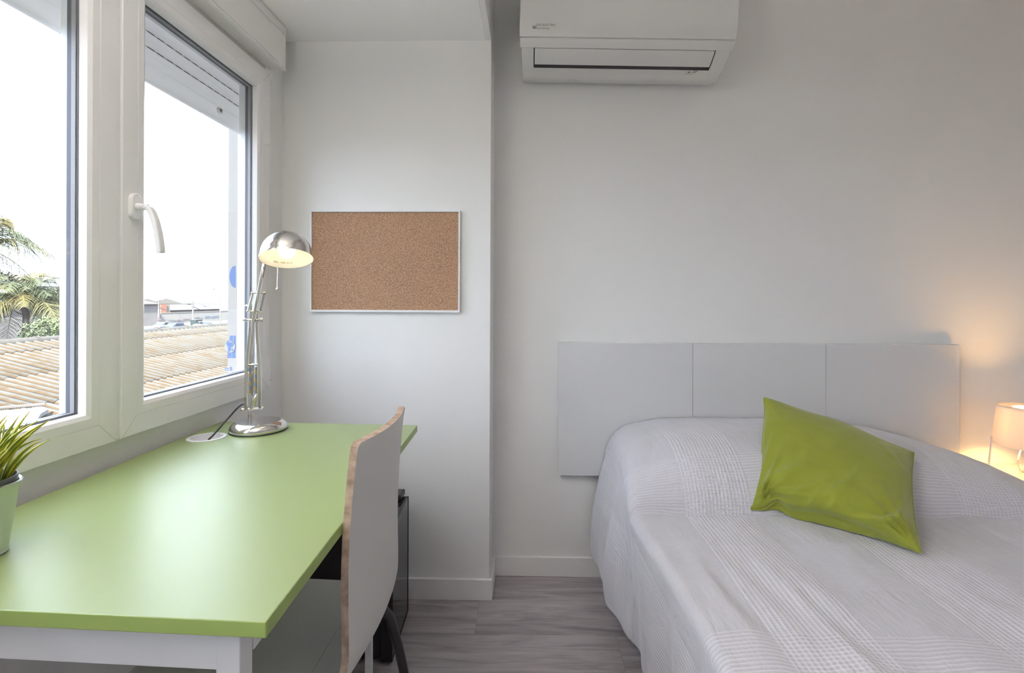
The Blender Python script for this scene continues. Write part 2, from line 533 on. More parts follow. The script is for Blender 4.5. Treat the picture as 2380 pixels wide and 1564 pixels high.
class MB:
    def __init__(s):
        s.v, s.f, s.mi, s.uv = [], [], [], {}

    def add(s, vs, fs, mi=0):
        o = len(s.v)
        s.v += [tuple(p) for p in vs]
        for f in fs:
            s.f.append(tuple(i + o for i in f))
            s.mi.append(mi)
        return s

    def box(s, x0, x1, y0, y1, z0, z1, mi=0):
        vs = [(x, y, z) for z in (z0, z1) for y in (y0, y1) for x in (x0, x1)]
        return s.add(vs, [(0, 2, 3, 1), (4, 5, 7, 6), (0, 1, 5, 4), (2, 6, 7, 3), (0, 4, 6, 2), (1, 3, 7, 5)], mi)

    def prism(s, poly, vec, mi=0):
        """closed polygon of 3-D points swept by vec"""
        n = len(poly)
        vec = Vector(vec)
        a = [Vector(p) for p in poly]
        nrm = sum(((a[i].cross(a[(i + 1) % n])) for i in range(n)), Vector())
        if nrm.dot(vec) > 0:
            a.reverse()
        b = [p + vec for p in a]
        fs = [tuple(range(n)), tuple(reversed(range(n, 2 * n)))]
        fs += [(i, i + n, (i + 1) % n + n, (i + 1) % n) for i in range(n)]
        return s.add(a + b, fs, mi)

    def tube(s, pts, rad, seg=10, cap=True, mi=0, flat=1.0, up=None):
        pts = [Vector(p) for p in pts]
        n = len(pts)
        rs = rad if isinstance(rad, (list, tuple)) else [rad] * n
        t0 = (pts[1] - pts[0]).normalized()
        ref = Vector(up) if up is not None else (Vector((0, 0, 1)) if abs(t0.z) < 0.9 else Vector((1, 0, 0)))
        nx = t0.cross(ref).normalized()
        vs = []
        for i, p in enumerate(pts):
            t = (pts[min(i + 1, n - 1)] - pts[max(i - 1, 0)]).normalized()
            nx = (nx - t * nx.dot(t)).normalized()
            ny = t.cross(nx)
            for k in range(seg):
                an = 2 * math.pi * k / seg
                vs.append(p + (nx * math.cos(an) + ny * math.sin(an) * flat) * rs[i])
        fs = []
        for i in range(n - 1):
            for k in range(seg):
                a, b = i * seg + k, i * seg + (k + 1) % seg
                fs.append((a, b, b + seg, a + seg))
        if cap:
            fs.append(tuple(reversed(range(seg))))
            fs.append(tuple(range((n - 1) * seg, n * seg)))
        return s.add(vs, fs, mi)

    def bar(s, pts, wid, thk, side, mi=0):
        """rectangular bar following pts; `side` = direction of its width"""
        pts = [Vector(p) for p in pts]
        side = Vector(side).normalized()
        vs = []
        for i, p in enumerate(pts):
            t = (pts[min(i + 1, len(pts) - 1)] - pts[max(i - 1, 0)]).normalized()
            a = (side - t * side.dot(t)).normalized()
            b = t.cross(a)
            for (k, l) in ((-1, -1), (1, -1), (1, 1), (-1, 1)):
                vs.append(p + a * k * wid / 2 + b * l * thk / 2)
        fs = [(3, 2, 1, 0), tuple(range(len(vs) - 4, len(vs)))]
        for i in range(len(pts) - 1):
            for k in range(4):
                a, b = i * 4 + k, i * 4 + (k + 1) % 4
                fs.append((a, b, b + 4, a + 4))
        return s.add(vs, fs, mi)

    def lathe(s, prof, axis=None, origin=(0, 0, 0), seg=32, mi=0):
        """prof: (radius, height) pairs around an axis"""
        ax = Vector(axis).normalized() if axis is not None else Vector((0, 0, 1))
        ref = Vector((1, 0, 0)) if abs(ax.x) < 0.9 else Vector((0, 1, 0))
        e1 = (ref - ax * ref.dot(ax)).normalized()
        e2 = ax.cross(e1)
        o = Vector(origin)
        vs, fs = [], []
        for (r, h) in prof:
            for k in range(seg):
                an = 2 * math.pi * k / seg
                vs.append(o + ax * h + (e1 * math.cos(an) + e2 * math.sin(an)) * max(r, 1e-5))
        for i in range(len(prof) - 1):
            for k in range(seg):
                a, b = i * seg + k, i * seg + (k + 1) % seg
                fs.append((a, b, b + seg, a + seg))
        return s.add(vs, fs, mi)

    def sphere(s, c, r, seg=16, rings=10, mi=0):
        return s.lathe([(r * math.sin(math.pi * i / rings), -r * math.cos(math.pi * i / rings)) for i in range(rings + 1)], origin=c, seg=seg, mi=mi)

    def mesh(s, name, mats, smooth=False):
        me = bpy.data.meshes.new(name)
        me.from_pydata(s.v, [], s.f)
        for m in (mats if isinstance(mats, (list, tuple)) else [mats]):
            me.materials.append(m)
        for p, i in zip(me.polygons, s.mi):
            p.material_index = i
            p.use_smooth = smooth
        me.update()
        return me

    def build(s, name, mats, parent=None, smooth=False, bevel=0.0, seg=2, origin=None):
        me = s.mesh(name, mats, smooth)
        ob = bpy.data.objects.new(name, me)
        C.objects.link(ob)
        if origin is not None:
            o = Vector(origin)
            me.transform(Matrix.Translation(-o))
            ob.location = o
        if parent is not None:
            ob.parent = parent
            pm = parent
            off = Vector()
            while pm is not None:
                off += pm.location
                pm = pm.parent
            ob.location = Vector(ob.location) - off
        if bevel > 0:
            b = ob.modifiers.new('bevel', 'BEVEL')
            b.width = bevel
            b.segments = seg
            b.limit_method = 'ANGLE'
            b.angle_limit = R(40)
            b.harden_normals = False
        if smooth:
            try:
                me.set_sharp_from_angle(angle=R(42))
            except Exception:
                pass
        return ob


def tag(o, label, cat, group=None, kind=None):
    o['label'] = label
    o['category'] = cat
    if group:
        o['group'] = group
    if kind:
        o['kind'] = kind
    return o


def struct(o, label=None):
    o['kind'] = 'structure'
    if label:
        o['label'] = label
    return o


def thing(name, loc, label, cat, group=None):
    e = bpy.data.objects.new(name, None)
    C.objects.link(e)
    e.location = loc
    e.empty_display_size = 0.05
    return tag(e, label, cat, group)


def grid_mesh(P, name, mats, uv=None, smooth=True, closed_u=False):
    """P: array [nu][nv][3]"""
    nu, nv = P.shape[:2]
    me = bpy.data.meshes.new(name)
    idx = np.arange(nu * nv).reshape(nu, nv)
    q = np.stack([idx[:-1, :-1], idx[1:, :-1], idx[1:, 1:], idx[:-1, 1:]], -1).reshape(-1, 4)
    me.from_pydata(P.reshape(-1, 3).tolist(), [], q.tolist())
    for m in (mats if isinstance(mats, (list, tuple)) else [mats]):
        me.materials.append(m)
    if uv is not None:
        ul = me.uv_layers.new(name='UVMap')
        li = np.empty(len(me.loops), dtype=np.int32)
        me.loops.foreach_get('vertex_index', li)
        ul.data.foreach_set('uv', uv.reshape(-1, 2)[li].astype(np.float32).ravel())
    me.polygons.foreach_set('use_smooth', [smooth] * len(me.polygons))
    me.update()
    return me


def text_mesh(name, body, size, loc, xdir, ydir, mt, parent, extrude=0.0003, align='LEFT', shear=0.0, space=1.0, bold=0.0):
    cu = bpy.data.curves.new(name, 'FONT')
    cu.body = body
    cu.size = size
    cu.extrude = extrude
    cu.align_x = align
    cu.shear = shear
    cu.space_character = space
    cu.offset = bold
    cu.resolution_u = 3
    tmp = bpy.data.objects.new(name + '_tmp', cu)
    C.objects.link(tmp)
    bpy.context.view_layer.update()
    me = bpy.data.meshes.new_from_object(tmp.evaluated_get(bpy.context.evaluated_depsgraph_get()))
    bpy.data.objects.remove(tmp)
    bpy.data.curves.remove(cu)
    x = Vector(xdir).normalized()
    y = Vector(ydir)
    y = (y - x * y.dot(x)).normalized()
    z = x.cross(y)
    Mx = Matrix(((x.x, y.x, z.x, 0), (x.y, y.y, z.y, 0), (x.z, y.z, z.z, 0), (0, 0, 0, 1)))
    me.transform(Mx)
    me.materials.clear()
    me.materials.append(mt)
    me.name = name
    ob = bpy.data.objects.new(name, me)
    C.objects.link(ob)
    ob.parent = parent
    off = Vector()
    pm = parent
    while pm is not None:
        off += pm.location
        pm = pm.parent
    ob.location = Vector(loc) - off
    return ob


def interp(x, xs, ys):
    return float(np.interp(x, xs, ys))


# ------------------------------------------------------------------ room shell
XW = px(655, 700, Y=1.9455).x            # window wall plane
Y2 = 1.9455                              # recess wall
Y1 = 2.122                               # back wall
XC = px(1137, 1250, Y=Y2).x              # corner of recess wall
ZB = px(900, 95.5, Y=Y2).z               # lowered ceiling of the window bay
ZT = 2.52
XR, YR = 2.42, -1.9                      # right wall, rear wall (both out of view)
XO = px(520, 700, Y=1.78).x              # outer face of the window wall
XS = XW + 0.015                          # room-side face of the sashes
WY0, WY1 = 0.47, px(621, 600, X=XS).y    # window opening
WZ0 = px(625, 905, X=XS).z + 0.006
WZ1 = px(626, 170, X=XS).z

# walls
MB().box(XC, XR + 0.1, Y1, Y1 + 0.1, 0, ZT).build('wall_back', M['wall'])
MB().box(XW - 0.1, XC, Y2, Y1 + 0.1, 0, ZT).build('wall_recess', M['wall'])
m = MB()
m.box(XO, XW, YR, Y2, -0.05, WZ0)
m.box(XO, XW, YR, Y2, WZ1, ZT)
m.box(XO, XW, WY1, Y2 + 0.0, WZ0, WZ1)
m.box(XO, XW, 0.10, WY0, WZ0, WZ1)
m.box(XO, XW, YR, -1.35, WZ0, WZ1)
m.build('wall_left', M['wall'])
MB().box(XR, XR + 0.1, YR, Y1, 0, ZT).build('wall_right', M['wall'])
MB().box(XO, XR + 0.1, YR - 0.1, YR, 0, ZT).build('wall_rear', M['wall'])
MB().box(XW, XC - 0.0205, YR, Y2, ZB, ZB + 0.12).build('ceiling_bay', M['ceiling'])
MB().box(XC - 0.02, XC, YR, Y2, ZB + 0.0005, ZT).build('wall_bay_beam', M['wall'])
MB().box(XO, XR + 0.1, YR - 0.1, Y1 + 0.1, ZT, ZT + 0.1).build('ceiling', M['ceiling'])
for n in ('wall_back', 'wall_recess', 'wall_left', 'wall_right', 'wall_rear', 'ceiling_bay', 'wall_bay_beam', 'ceiling'):
    struct(bpy.data.objects[n])

# floor: base and separate laminate planks
fl = struct(MB().box(XO, XR + 0.1, YR - 0.1, Y1 + 0.1, -0.06, -0.006).build('floor', M['gap']))
PL, PW = 1.28, 0.2
k0 = -18
pm_cache = {}
for k in range(k0, 2):
    y0 = 1.743 + k * PW
    y1 = min(y0 + PW, Y1)
    if y1 - y0 < 0.02 or y0 < YR:
        continue
    off = {0: -0.196, -1: 0.285, 1: -0.62}.get(k, random.uniform(0, PL))
    xs = [XW]
    x = off
    while x > XW:
        x -= PL
    x += PL
    while x < XR:
        if x - xs[-1] > 0.05:
            xs.append(x)
        x += PL
    xs.append(XR)
    for a, b in zip(xs[:-1], xs[1:]):
        q = MB().box(a + 0.0002, b - 0.0002, y0 + 0.0002, y1 - 0.0002, -0.006, 0.0)
        o = q.build('plank', M['plank'], fl, bevel=0.0006, seg=1, origin=((a + b) / 2, (y0 + y1) / 2, 0))


# baseboards
def base(name, x0, x1, y0, y1, cut=None):
    m = MB().box(x0, x1, y0, y1, 0.001, 0.079)
    return struct(m.build(name, M['trim'], bevel=0.0015))


base('baseboard_back', XC + 0.013, XR, Y1 - 0.013, Y1)
base('baseboard_recess', XW + 0.001, XC + 0.013, Y2 - 0.013, Y2)
base('baseboard_corner', XC, XC + 0.013, Y2 + 0.0005, Y1)
base('baseboard_left', XW, XW + 0.013, YR, Y2 - 0.014)
base('baseboard_right', XR - 0.013, XR, YR, Y1 - 0.014)

# ------------------------------------------------------------------ roller shutter box over the window
bx = px(663, 162, Y=px(625, 162, X=XW).y)
BYE = bx.y
zb0 = px(663, 162, Y=BYE).z
sb = thing('shutter_box', (XW, 1.1, zb0), 'long white roller shutter box along the ceiling above the window', 'shutter box')
MB().box(XW, bx.x, YR, BYE, zb0, ZB - 0.004).build('box_body', M['box'], sb, bevel=0.002)
MB().box(bx.x, bx.x + 0.0022, YR, BYE - 0.002, zb0 + 0.004, ZB - 0.034).build('front_lid', M['box'], sb, bevel=0.0008)
MB().box(bx.x, bx.x + 0.0032, YR, BYE, ZB - 0.0325, ZB - 0.004).build('top_rail', M['box'], sb, bevel=0.0008)
MB().box(bx.x - 0.012, bx.x + 0.0035, YR, BYE + 0.001, zb0 - 0.005, zb0 + 0.001).build('bottom_lip', M['box'], sb, bevel=0.001)
struct(MB().box(XW, XW + 0.004, WY0, WY1 + 0.003, WZ1 + 0.001, zb0).build('trim_1', M['raw']))

# ------------------------------------------------------------------ window with two sashes
def pane_profile(mb, ya, yb, za, zb, dy, depth_pairs, mi=0):
    """mitred picture-frame ring: profile = list of (inset from outer edge, X)"""
    prof = depth_pairs
    corners = []
    for (ins, X) in prof:
        corners.append([(X, ya + ins, za + ins), (X, yb - ins, za + ins), (X, yb - ins, zb - ins), (X, ya + ins, zb - ins)])
    vs = [p for c in corners for p in c]
    fs = []
    n = len(prof)
    for i in range(n):
        j = (i + 1) % n
        for k in range(4):
            l = (k + 1) % 4
            fs.append((i * 4 + k, j * 4 + k, j * 4 + l, i * 4 + l))
    mb.add(vs, fs, mi)


SASH_L = 0.0665          # outer edge of the sash to the start of the bead
def make_window(name, y_split, sash_spans, handle_at=None):
    z0, z1 = WZ0 - 0.006, WZ1 + 0.002
    y0, y1 = sash_spans[0][0], sash_spans[-1][1]
    win = bpy.data.objects.new(name, None)
    C.objects.link(win)
    win.location = (XW, (y0 + y1) / 2, z0)
    struct(win)
    # fixed outer frame behind the sashes
    m = MB()
    pane_profile(m, y0 + 0.004, y1 - 0.004, z0 + 0.004, z1 - 0.004, 0, [(0, XW - 0.004), (0.055, XW - 0.004), (0.055, XW - 0.062), (0, XW - 0.062)])
    m.build('window_frame', M['pvc'], win)
    sashes = []
    for (a, b) in sash_spans:
        m = MB()
        face = 0.046
        # flat face, thin groove, sloped bead, glass seat
        pane_profile(m, a, b, z0, z1, 0, [
            (0.0015, XS), (face, XS), (face + 0.0008, XS - 0.0012), (face + 0.0016, XS),
            (0.066, XS - 0.0005), (0.0745, XS - 0.005), (0.078, XS - 0.018), (0.078, XS - 0.060), (0.0015, XS - 0.060), (0, XS - 0.0015)])
        s = m.build('sash', M['pvc'], win)
        # gasket line and spacer of the double glazing
        g = MB()
        pane_profile(g, a, b, z0, z1, 0, [(0.0772, XS - 0.0205), (0.0800, XS - 0.0205), (0.0800, XS - 0.0222), (0.0772, XS - 0.0222)])
        pane_profile(g, a, b, z0, z1, 0, [(0.0772, XS - 0.0345), (0.0815, XS - 0.0345), (0.0815, XS - 0.0430), (0.0772, XS - 0.0430)])
        g.build('gasket', M['gasket'], s)
        sp = MB()
        pane_profile(sp, a, b, z0, z1, 0, [(0.0772, XS - 0.0245), (0.0815, XS - 0.0245), (0.0815, XS - 0.0340), (0.0772, XS - 0.0340)])
        sp.build('glazing_spacer', M['spacer'], s)
        for X in (XS - 0.0230, XS - 0.0362):
            MB().box(X - 0.0015, X, a + 0.078, b - 0.078, z0 + 0.078, z1 - 0.078).build('pane', M['glass'], s)
        mt = MB()
        for (cy, sy) in ((a, 1), (b, -1)):
            for (cz, sz) in ((z0, 1), (z1, -1)):
                d = 0.0006
                p0 = V(XS + 0.0002, cy + sy * 0.002, cz + sz * 0.002)
                p1 = V(XS + 0.0002, cy + sy * 0.046, cz + sz * 0.046)
                mt.bar([p0, p1], 0.0005, 0.0005, (0, sy, -sz))
        mt.build('mitre_joint', M['pvc_line'], s)
        sashes.append(s)
    return win, sashes


ys0 = px(283, 700, X=XS).y
ys1 = px(272, 700, X=XS).y
yr = px(626, 600, X=XS).y
win, sashes = make_window('window_1', ys0, [(ys1 - (yr - ys0), ys1), (ys0, yr)])
rs = sashes[1]
# shallow strip between the sashes
MB().box(XW - 0.02, XS - 0.006, ys1 + 0.0003, ys0 + 0.012, WZ0 - 0.004, WZ1).build('meeting_stile', M['pvc'], win)
win2, _ = make_window('added_window', 0, [(-1.38, -0.64), (-0.637, 0.11)])  # added unseen window that lets more daylight in

# hinges on the right edge of the right sash
for (yy, zz0, zz1) in ((628, 184, 246),):
    pt, pb = px(628, 184, X=XS), px(628, 236, X=XS)
    MB().tube([(XS - 0.002, yr + 0.004, pb.z), (XS - 0.002, yr + 0.004, pt.z)], 0.0035, 8).build('hinge', M['pvc'], win, smooth=True)
    MB().box(XS - 0.008, XS + 0.0012, yr + 0.003, yr + 0.008, pb.z + 0.02, pb.z + 0.0225).build('hinge_pin', M['pvc_line'], win)
    MB().box(XS - 0.008, XS + 0.0012, yr + 0.003, yr + 0.008, pb.z + 0.062, pb.z + 0.0645).build('hinge_pin', M['pvc_line'], win)
pt, pb = px(628, 825, X=XS), px(628, 893, X=XS)
MB().tube([(XS - 0.002, yr + 0.005, pb.z), (XS - 0.002, yr + 0.005, pt.z)], 0.005, 8).build('hinge', M['pvc'], win, smooth=True)
MB().box(XS - 0.006, XS + 0.0016, yr + 0.001, yr + 0.011, pb.z + 0.014, pb.z + 0.017).build('hinge_pin', M['gap'], win)

# handle: rosette, neck and curved lever
hy = px(312, 500, X=XS + 0.004).y
hz_t, hz_b = px(312, 449, X=XS + 0.004).z, px(312, 510, X=XS + 0.004).z
hz = (hz_t + hz_b) / 2
hh, hwid = (hz_t - hz_b) / 2, 0.0155
poly = []
for k in range(24):
    an = 2 * math.pi * k / 24
    cy_, sz_ = math.cos(an), math.sin(an)
    poly.append((XS, hy + hwid * cy_, hz + (hh - hwid) * (1 if sz_ > 0 else -1) + hwid * sz_))
hb = MB().prism(poly, (0.012, 0, 0)).build('handle_plate', M['pvc'], rs, bevel=0.002, smooth=True)
lev = []
for (x, y, r) in ((322, 480, 1), (340, 481, 1), (347, 484, 1), (353, 492, 1), (361, 512, 1), (368, 540, 1), (372, 565, 1), (374, 588, 1)):
    lev.append(px(x, y, Y=hy))
lev[0].x = XS + 0.01
lp = [lev[0], lev[1], lev[2]] + lev[3:]
MB().tube([(XS + 0.010, hy, lev[1].z + 0.001), (lev[1].x - 0.004, hy, lev[1].z), (lev[1].x + 0.004, hy, lev[1].z - 0.001)], [0.0095, 0.0085, 0.0082], 16, flat=0.9).build('handle_neck', M['pvc'], rs, smooth=True)
MB().bar([V(lev[1].x - 0.003, hy, lev[1].z)] + lev[2:], 0.019, 0.011, (0, 1, 0)).build('handle_lever', M['pvc'], rs, bevel=0.003, seg=3, smooth=True)

# roller shutter: curtain of slats hanging outside each sash
XSH = XS - 0.083
def shutter(a, b, label, zbar):
    t = thing('roller_shutter', (XSH, (a + b) / 2, zbar), label, 'shutter', 'roller shutters outside the window')
    n = MB()
    n.prism([(XSH - 0.005, a, zbar), (XSH + 0.004, a, zbar), (XSH + 0.006, a, zbar + 0.004), (XSH + 0.005, a, zbar + 0.050), (XSH - 0.005, a, zbar + 0.050)], (0, b - a, 0))
    n.build('bottom_bar', M['slat'], t, bevel=0.001)
    for k in range(4):
        zz = zbar + 0.053 + k * 0.0415
        m = MB()
        pr = []
        for i in range(6):
            f = i / 5
            pr.append((XSH + 0.001 + 0.0045 * math.sin(math.pi * f), a, zz + 0.0395 * f))
        pr += [(XSH - 0.005, a, zz + 0.0395), (XSH - 0.005, a, zz)]
        m.prism(pr, (0, b - a, 0))
        m.build('slat', M['slat'], t, smooth=False)
        if k < 3:
            h = MB()
            yy = a + 0.02
            while yy < b - 0.02:
                h.box(XSH - 0.001, XSH + 0.0015, yy, yy + 0.024, zz + 0.0394, zz + 0.0418)
                yy += 0.036
            o = h.build('link_strip', M['gap'], t)
            MB().box(XSH - 0.003, XSH - 0.001, a, b, zz + 0.039, zz + 0.042).build('slat_hinge', M['whitebuild'], t)
    return t


zs = px(562, 315, X=XSH).z
st = shutter(ys0 + 0.02, yr - 0.035, 'partly lowered grey roller shutter behind the right window sash with the handle', zs)
s2 = shutter(ys1 - 0.64, ys1 - 0.03, 'partly lowered grey roller shutter outside the left sash at the photo edge', zs)
pst = px(508, 257, X=XSH + 0.006)
MB().lathe([(0.0001, 0.008), (0.0075, 0.008), (0.010, 0.004), (0.011, 0)], axis=(1, 0, 0), origin=pst, seg=20).build('stopper', M['pvc'], st, smooth=True)
MB().lathe([(0.0001, 0.0095), (0.0038, 0.0095), (0.0038, 0.008)], axis=(1, 0, 0), origin=pst, seg=12).build('screw', M['spacer'], st)
s3 = None
# guides and outer reveal
yj = px(556, 600, X=XSH).y
for (a, b) in ((yr - 0.036, yr - 0.008), (ys1 - 0.035, ys0 + 0.026)):
    struct(MB().box(XSH - 0.012, XSH + 0.012, a, b, WZ0, WZ1).build('trim_2', M['pvc'], bevel=0.001))
ypan = yr - 0.012
rv = MB().box(XO - 0.001, XSH - 0.013, ypan - 0.004, ypan + 0.01, WZ0 - 0.03, WZ1)
rv = tag(rv.build('reveal_board', M['film']), 'white outer reveal board with blue printed film beyond the right sash', 'board')
# blue print on the board
def dec(name, pts):
    return MB().prism([px(x, y, Y=ypan - 0.0042) for x, y in pts], (0, -0.0004, 0)).build(name, M['blueprint'], rv)


arc = [(547.6, 618)]
for k in range(1, 12):
    f = k / 12
    an = math.pi * f
    arc.append((547.6 - 14.5 * math.sin(an), 643 - 26 * math.cos(an)))
arc.append((547.6, 669))
dec('printed_disc', arc)
dec('printed_stripe', [(534.5, 780), (541.5, 780), (537, 832), (528, 832)])
dec('printed_stripe', [(543.5, 780), (548, 780), (547, 832), (538.5, 832)])
el = [(534.5 + 13 * math.cos(2 * math.pi * k / 24), 806 + 15.5 * math.sin(2 * math.pi * k / 24)) for k in range(24)]
MB().prism([px(x, y, Y=ypan - 0.0048) for x, y in el], (0, -0.0003, 0)).build('printed_oval', M['film'], rv)
ring = MB()
rp = [px(534.5 + 12.2 * math.cos(a_), 806 + 14.4 * math.sin(a_), Y=ypan - 0.0054) for a_ in [R(-130) + R(260) * i / 22 for i in range(23)]]
ring.tube(rp, 0.0009, 4)
ring.build('printed_ring', M['blueprint'], rv)
for bl in ([(526, 797), (530, 794), (535, 796), (540, 795), (543, 800), (541, 806), (537, 807), (535, 804), (532, 806), (528, 803)],
           [(530, 806), (534, 805), (537, 809), (535, 815), (532, 819), (530, 813)], [(538, 812), (541, 810), (542, 814), (539, 816)]):
    MB().prism([px(x, y, Y=ypan - 0.0055) for x, y in bl], (0, -0.0003, 0)).build('printed_globe', M['blueprint'], rv)
text_mesh('printed_letters', 'es', 0.028, px(522, 862, Y=ypan - 0.0048), (1, 0, 0.05), (0, 0, 1), M['blueprint'], rv, space=1.3)

# ------------------------------------------------------------------ cork board
cb0, cb1 = px(724.5, 489, Y=Y2), px(1070, 726, Y=Y2)
ZBt, ZBb = px(897, 490, Y=Y2).z, px(897, 725.5, Y=Y2).z
cbt = thing('pin_board', ((cb0.x + cb1.x) / 2, Y2, ZBb), 'rectangular cork pin board in a thin white frame on the recess wall', 'pin board')
MB().box(cb0.x + 0.004, cb1.x - 0.004, Y2 - 0.010, Y2 - 0.0005, ZBb + 0.004, ZBt - 0.004).build('cork_panel', M['cork'], cbt)
for (x0, x1, z0, z1) in ((cb0.x, cb0.x + 0.0065, ZBb, ZBt), (cb1.x - 0.0065, cb1.x, ZBb, ZBt), (cb0.x + 0.0065, cb1.x - 0.0065, ZBb, ZBb + 0.0085), (cb0.x + 0.0065, cb1.x - 0.0065, ZBt - 0.0065, ZBt)):
    MB().box(x0, x1, Y2 - 0.016, Y2 - 0.0003, z0, z1).build('frame_strip', M['boardframe'], cbt, bevel=0.001)

# ------------------------------------------------------------------ desk
ZD = 0.759
fL, fR, nR = px(516, 979, Z=ZD), px(970, 988, Z=ZD), px(618, 1446, Z=ZD)
nL = nR + (fL - fR)
shift = max(0, XW + 0.002 - min(fL.x, nL.x))
fL = fL.copy(); fL.x = max(fL.x, XW + 0.002)
nL.x = max(nL.x, XW + 0.002)
dk = thing('desk', ((fR.x + nR.x) / 2 - 0.25, (fR.y + nR.y) / 2, 0), 'bright green topped desk on white legs along the window wall', 'desk')
gc = px(481, 1017, Z=ZD)      # cable grommet
GR = 0.0475
TH = 0.019
# top with a round hole for the grommet
out = [nL, nR, fR, fL]
seg = 40
circ = [Vector((gc.x + (GR - 0.006) * math.cos(2 * math.pi * k / seg), gc.y + (GR - 0.006) * math.sin(2 * math.pi * k / seg), ZD)) for k in range(seg)]
bm = bmesh.new()
ov = [bm.verts.new(p) for p in out]
cv = [bm.verts.new(p) for p in circ]
ed = [bm.edges.new((ov[i], ov[(i + 1) % 4])) for i in range(4)] + [bm.edges.new((cv[i], cv[(i + 1) % seg])) for i in range(seg)]
bmesh.ops.triangle_fill(bm, use_beauty=True, edges=ed)
for f in list(bm.faces):
    c = f.calc_center_median()
    if (Vector((c.x, c.y)) - Vector((gc.x, gc.y))).length < (GR - 0.0065):
        bm.faces.remove(f)
for f in bm.faces:
    if f.normal.z < 0:
        f.normal_flip()
ext = bmesh.ops.extrude_face_region(bm, geom=list(bm.faces))
for e in ext['geom']:
    if isinstance(e, bmesh.types.BMVert):
        e.co.z -= TH
bmesh.ops.recalc_face_normals(bm, faces=bm.faces)
me = bpy.data.meshes.new('desk_top')
bm.to_mesh(me)
bm.free()
me.materials.append(M['green'])
me.materials.append(M['greenedge'])
for p in me.polygons:
    p.material_index = 0 if abs(p.normal.z) > 0.9 else 1
o = bpy.data.objects.new('desk_top', me)
C.objects.link(o)
o.parent = dk
o.location = -dk.location
b = o.modifiers.new('bevel', 'BEVEL')
b.width = 0.0012
b.segments = 2
b.limit_method = 'ANGLE'
b.angle_limit = R(60)
# grommet is its own ring in the top
gm = thing('cable_grommet', (gc.x, gc.y, ZD), 'white round cable grommet set in the green desk top behind the lamp', 'grommet')
MB().lathe([(GR - 0.009, -0.03), (GR - 0.009, 0.0004), (GR - 0.0085, 0.0022), (GR - 0.001, 0.0022), (GR, 0.0008), (GR, 0.0003), (GR - 0.0065, 0.0002), (GR - 0.0068, -0.03), (GR - 0.009, -0.03)], origin=gc, seg=48).build('rim', M['white_metal'], gm, smooth=True)
MB().lathe([(0.0001, -0.026), (GR - 0.009, -0.026)], origin=gc, seg=32).build('cup_floor', M['nightstand'], gm)
# frame: rails and legs
ex = (nR - nL).normalized()
ey = (fR - nR).normalized()
def dpt(a, b, z):       # a: metres from the right edge towards the window, b: metres from the near edge
    p = nR - ex * a + ey * b
    return Vector((p.x, p.y, z))
ZU = ZD - TH - 0.0003
a0 = 0.040
W_, L_ = (nR - nL).length, (fR - nR).length
def rail(p, q, w_, zt, zbt, name='rail'):
    d = (q - p).normalized()
    s = Vector((-d.y, d.x, 0)) * w_
    return MB().prism([Vector((p.x, p.y, zbt)), Vector((q.x, q.y, zbt)), Vector((q.x, q.y, zt)), Vector((p.x, p.y, zt))], s).build(name, M['white_metal'], dk, bevel=0.001)
rail(dpt(a0, 0.018, 0), dpt(W_ - 0.04, 0.018, 0), -0.024, ZU, ZU - 0.052)
rail(dpt(a0, 0.050, 0), dpt(a0, L_ - 0.12, 0), 0.02, ZU, ZU - 0.048)
rail(dpt(W_ - 0.05, 0.05, 0), dpt(W_ - 0.05, L_ - 0.12, 0), 0.02, ZU, ZU - 0.048)
for (a, b2, s) in ((a0, 0.017, 0.030), (W_ - 0.07, 0.017, 0.030), (a0 + 0.06, L_ - 0.13, 0.018), (W_ - 0.07, L_ - 0.13, 0.018)):
    c = dpt(a, b2, 0)
    pts = [c, c - ex * s, c - ex * s + ey * s, c + ey * s]
    pts = [Vector((p.x, p.y, 0.0005)) for p in pts]
    MB().prism(pts, (0, 0, ZU - 0.003)).build('leg', M['white_metal'], dk, bevel=0.0015)
rail(dpt(a0 + 0.02, L_ - 0.13, 0), dpt(W_ - 0.05, L_ - 0.13, 0), -0.02, ZU, ZU - 0.04)

# ------------------------------------------------------------------ swing-arm desk lamp
lb = px(601, 999.8, Z=ZD)
lamp = thing('desk_lamp', (lb.x, lb.y, ZD), 'chrome swing arm desk lamp with a lit dome shade on the green desk', 'lamp')
RB = 0.0755
MB().lathe([(0.001, 0.0002), (RB - 0.001, 0.0002), (RB, 0.0015), (RB - 0.001, 0.0035), (0.001, 0.0035)], origin=(lb.x, lb.y, ZD), seg=56).build('foot_pad', M['rubber'], lamp, smooth=True)
MB().lathe([(RB - 0.0015, 0.0034), (RB - 0.0002, 0.006), (RB - 0.001, 0.012), (RB - 0.005, 0.019), (RB - 0.011, 0.0245), (RB - 0.018, 0.0268)], origin=(lb.x, lb.y, ZD), seg=64).build('base', M['chrome'], lamp, smooth=True)
MB().lathe([(RB - 0.0182, 0.0268), (0.03, 0.0274), (0.0001, 0.0275)], origin=(lb.x, lb.y, ZD), seg=64).build('base_plate', M['chrome_dull'], lamp, smooth=True)
sx, sy = px(582, 974, Z=ZD + 0.0275).x, px(582, 974, Z=ZD + 0.0275).y
YL = sy
zc = px(585, 950, Y=YL).z
MB().tube([(sx, sy, ZD + 0.026), (sx, sy, ZD + 0.043), (sx, sy, ZD + 0.0432), (sx, sy, zc - 0.012)], [0.0066, 0.0066, 0.0056, 0.0056], 16).build('stem', M['chrome'], lamp, smooth=True)
def P(x, y, d=0.0):
    return px(x, y, Y=YL + d)
MB().tube([P(563, 952), P(612, 948)], 0.0028, 10).sphere(P(564, 952), 0.005, 10, 8).sphere(P(611, 948), 0.004, 10, 8).build('lower_pin', M['brass'], lamp, smooth=True)
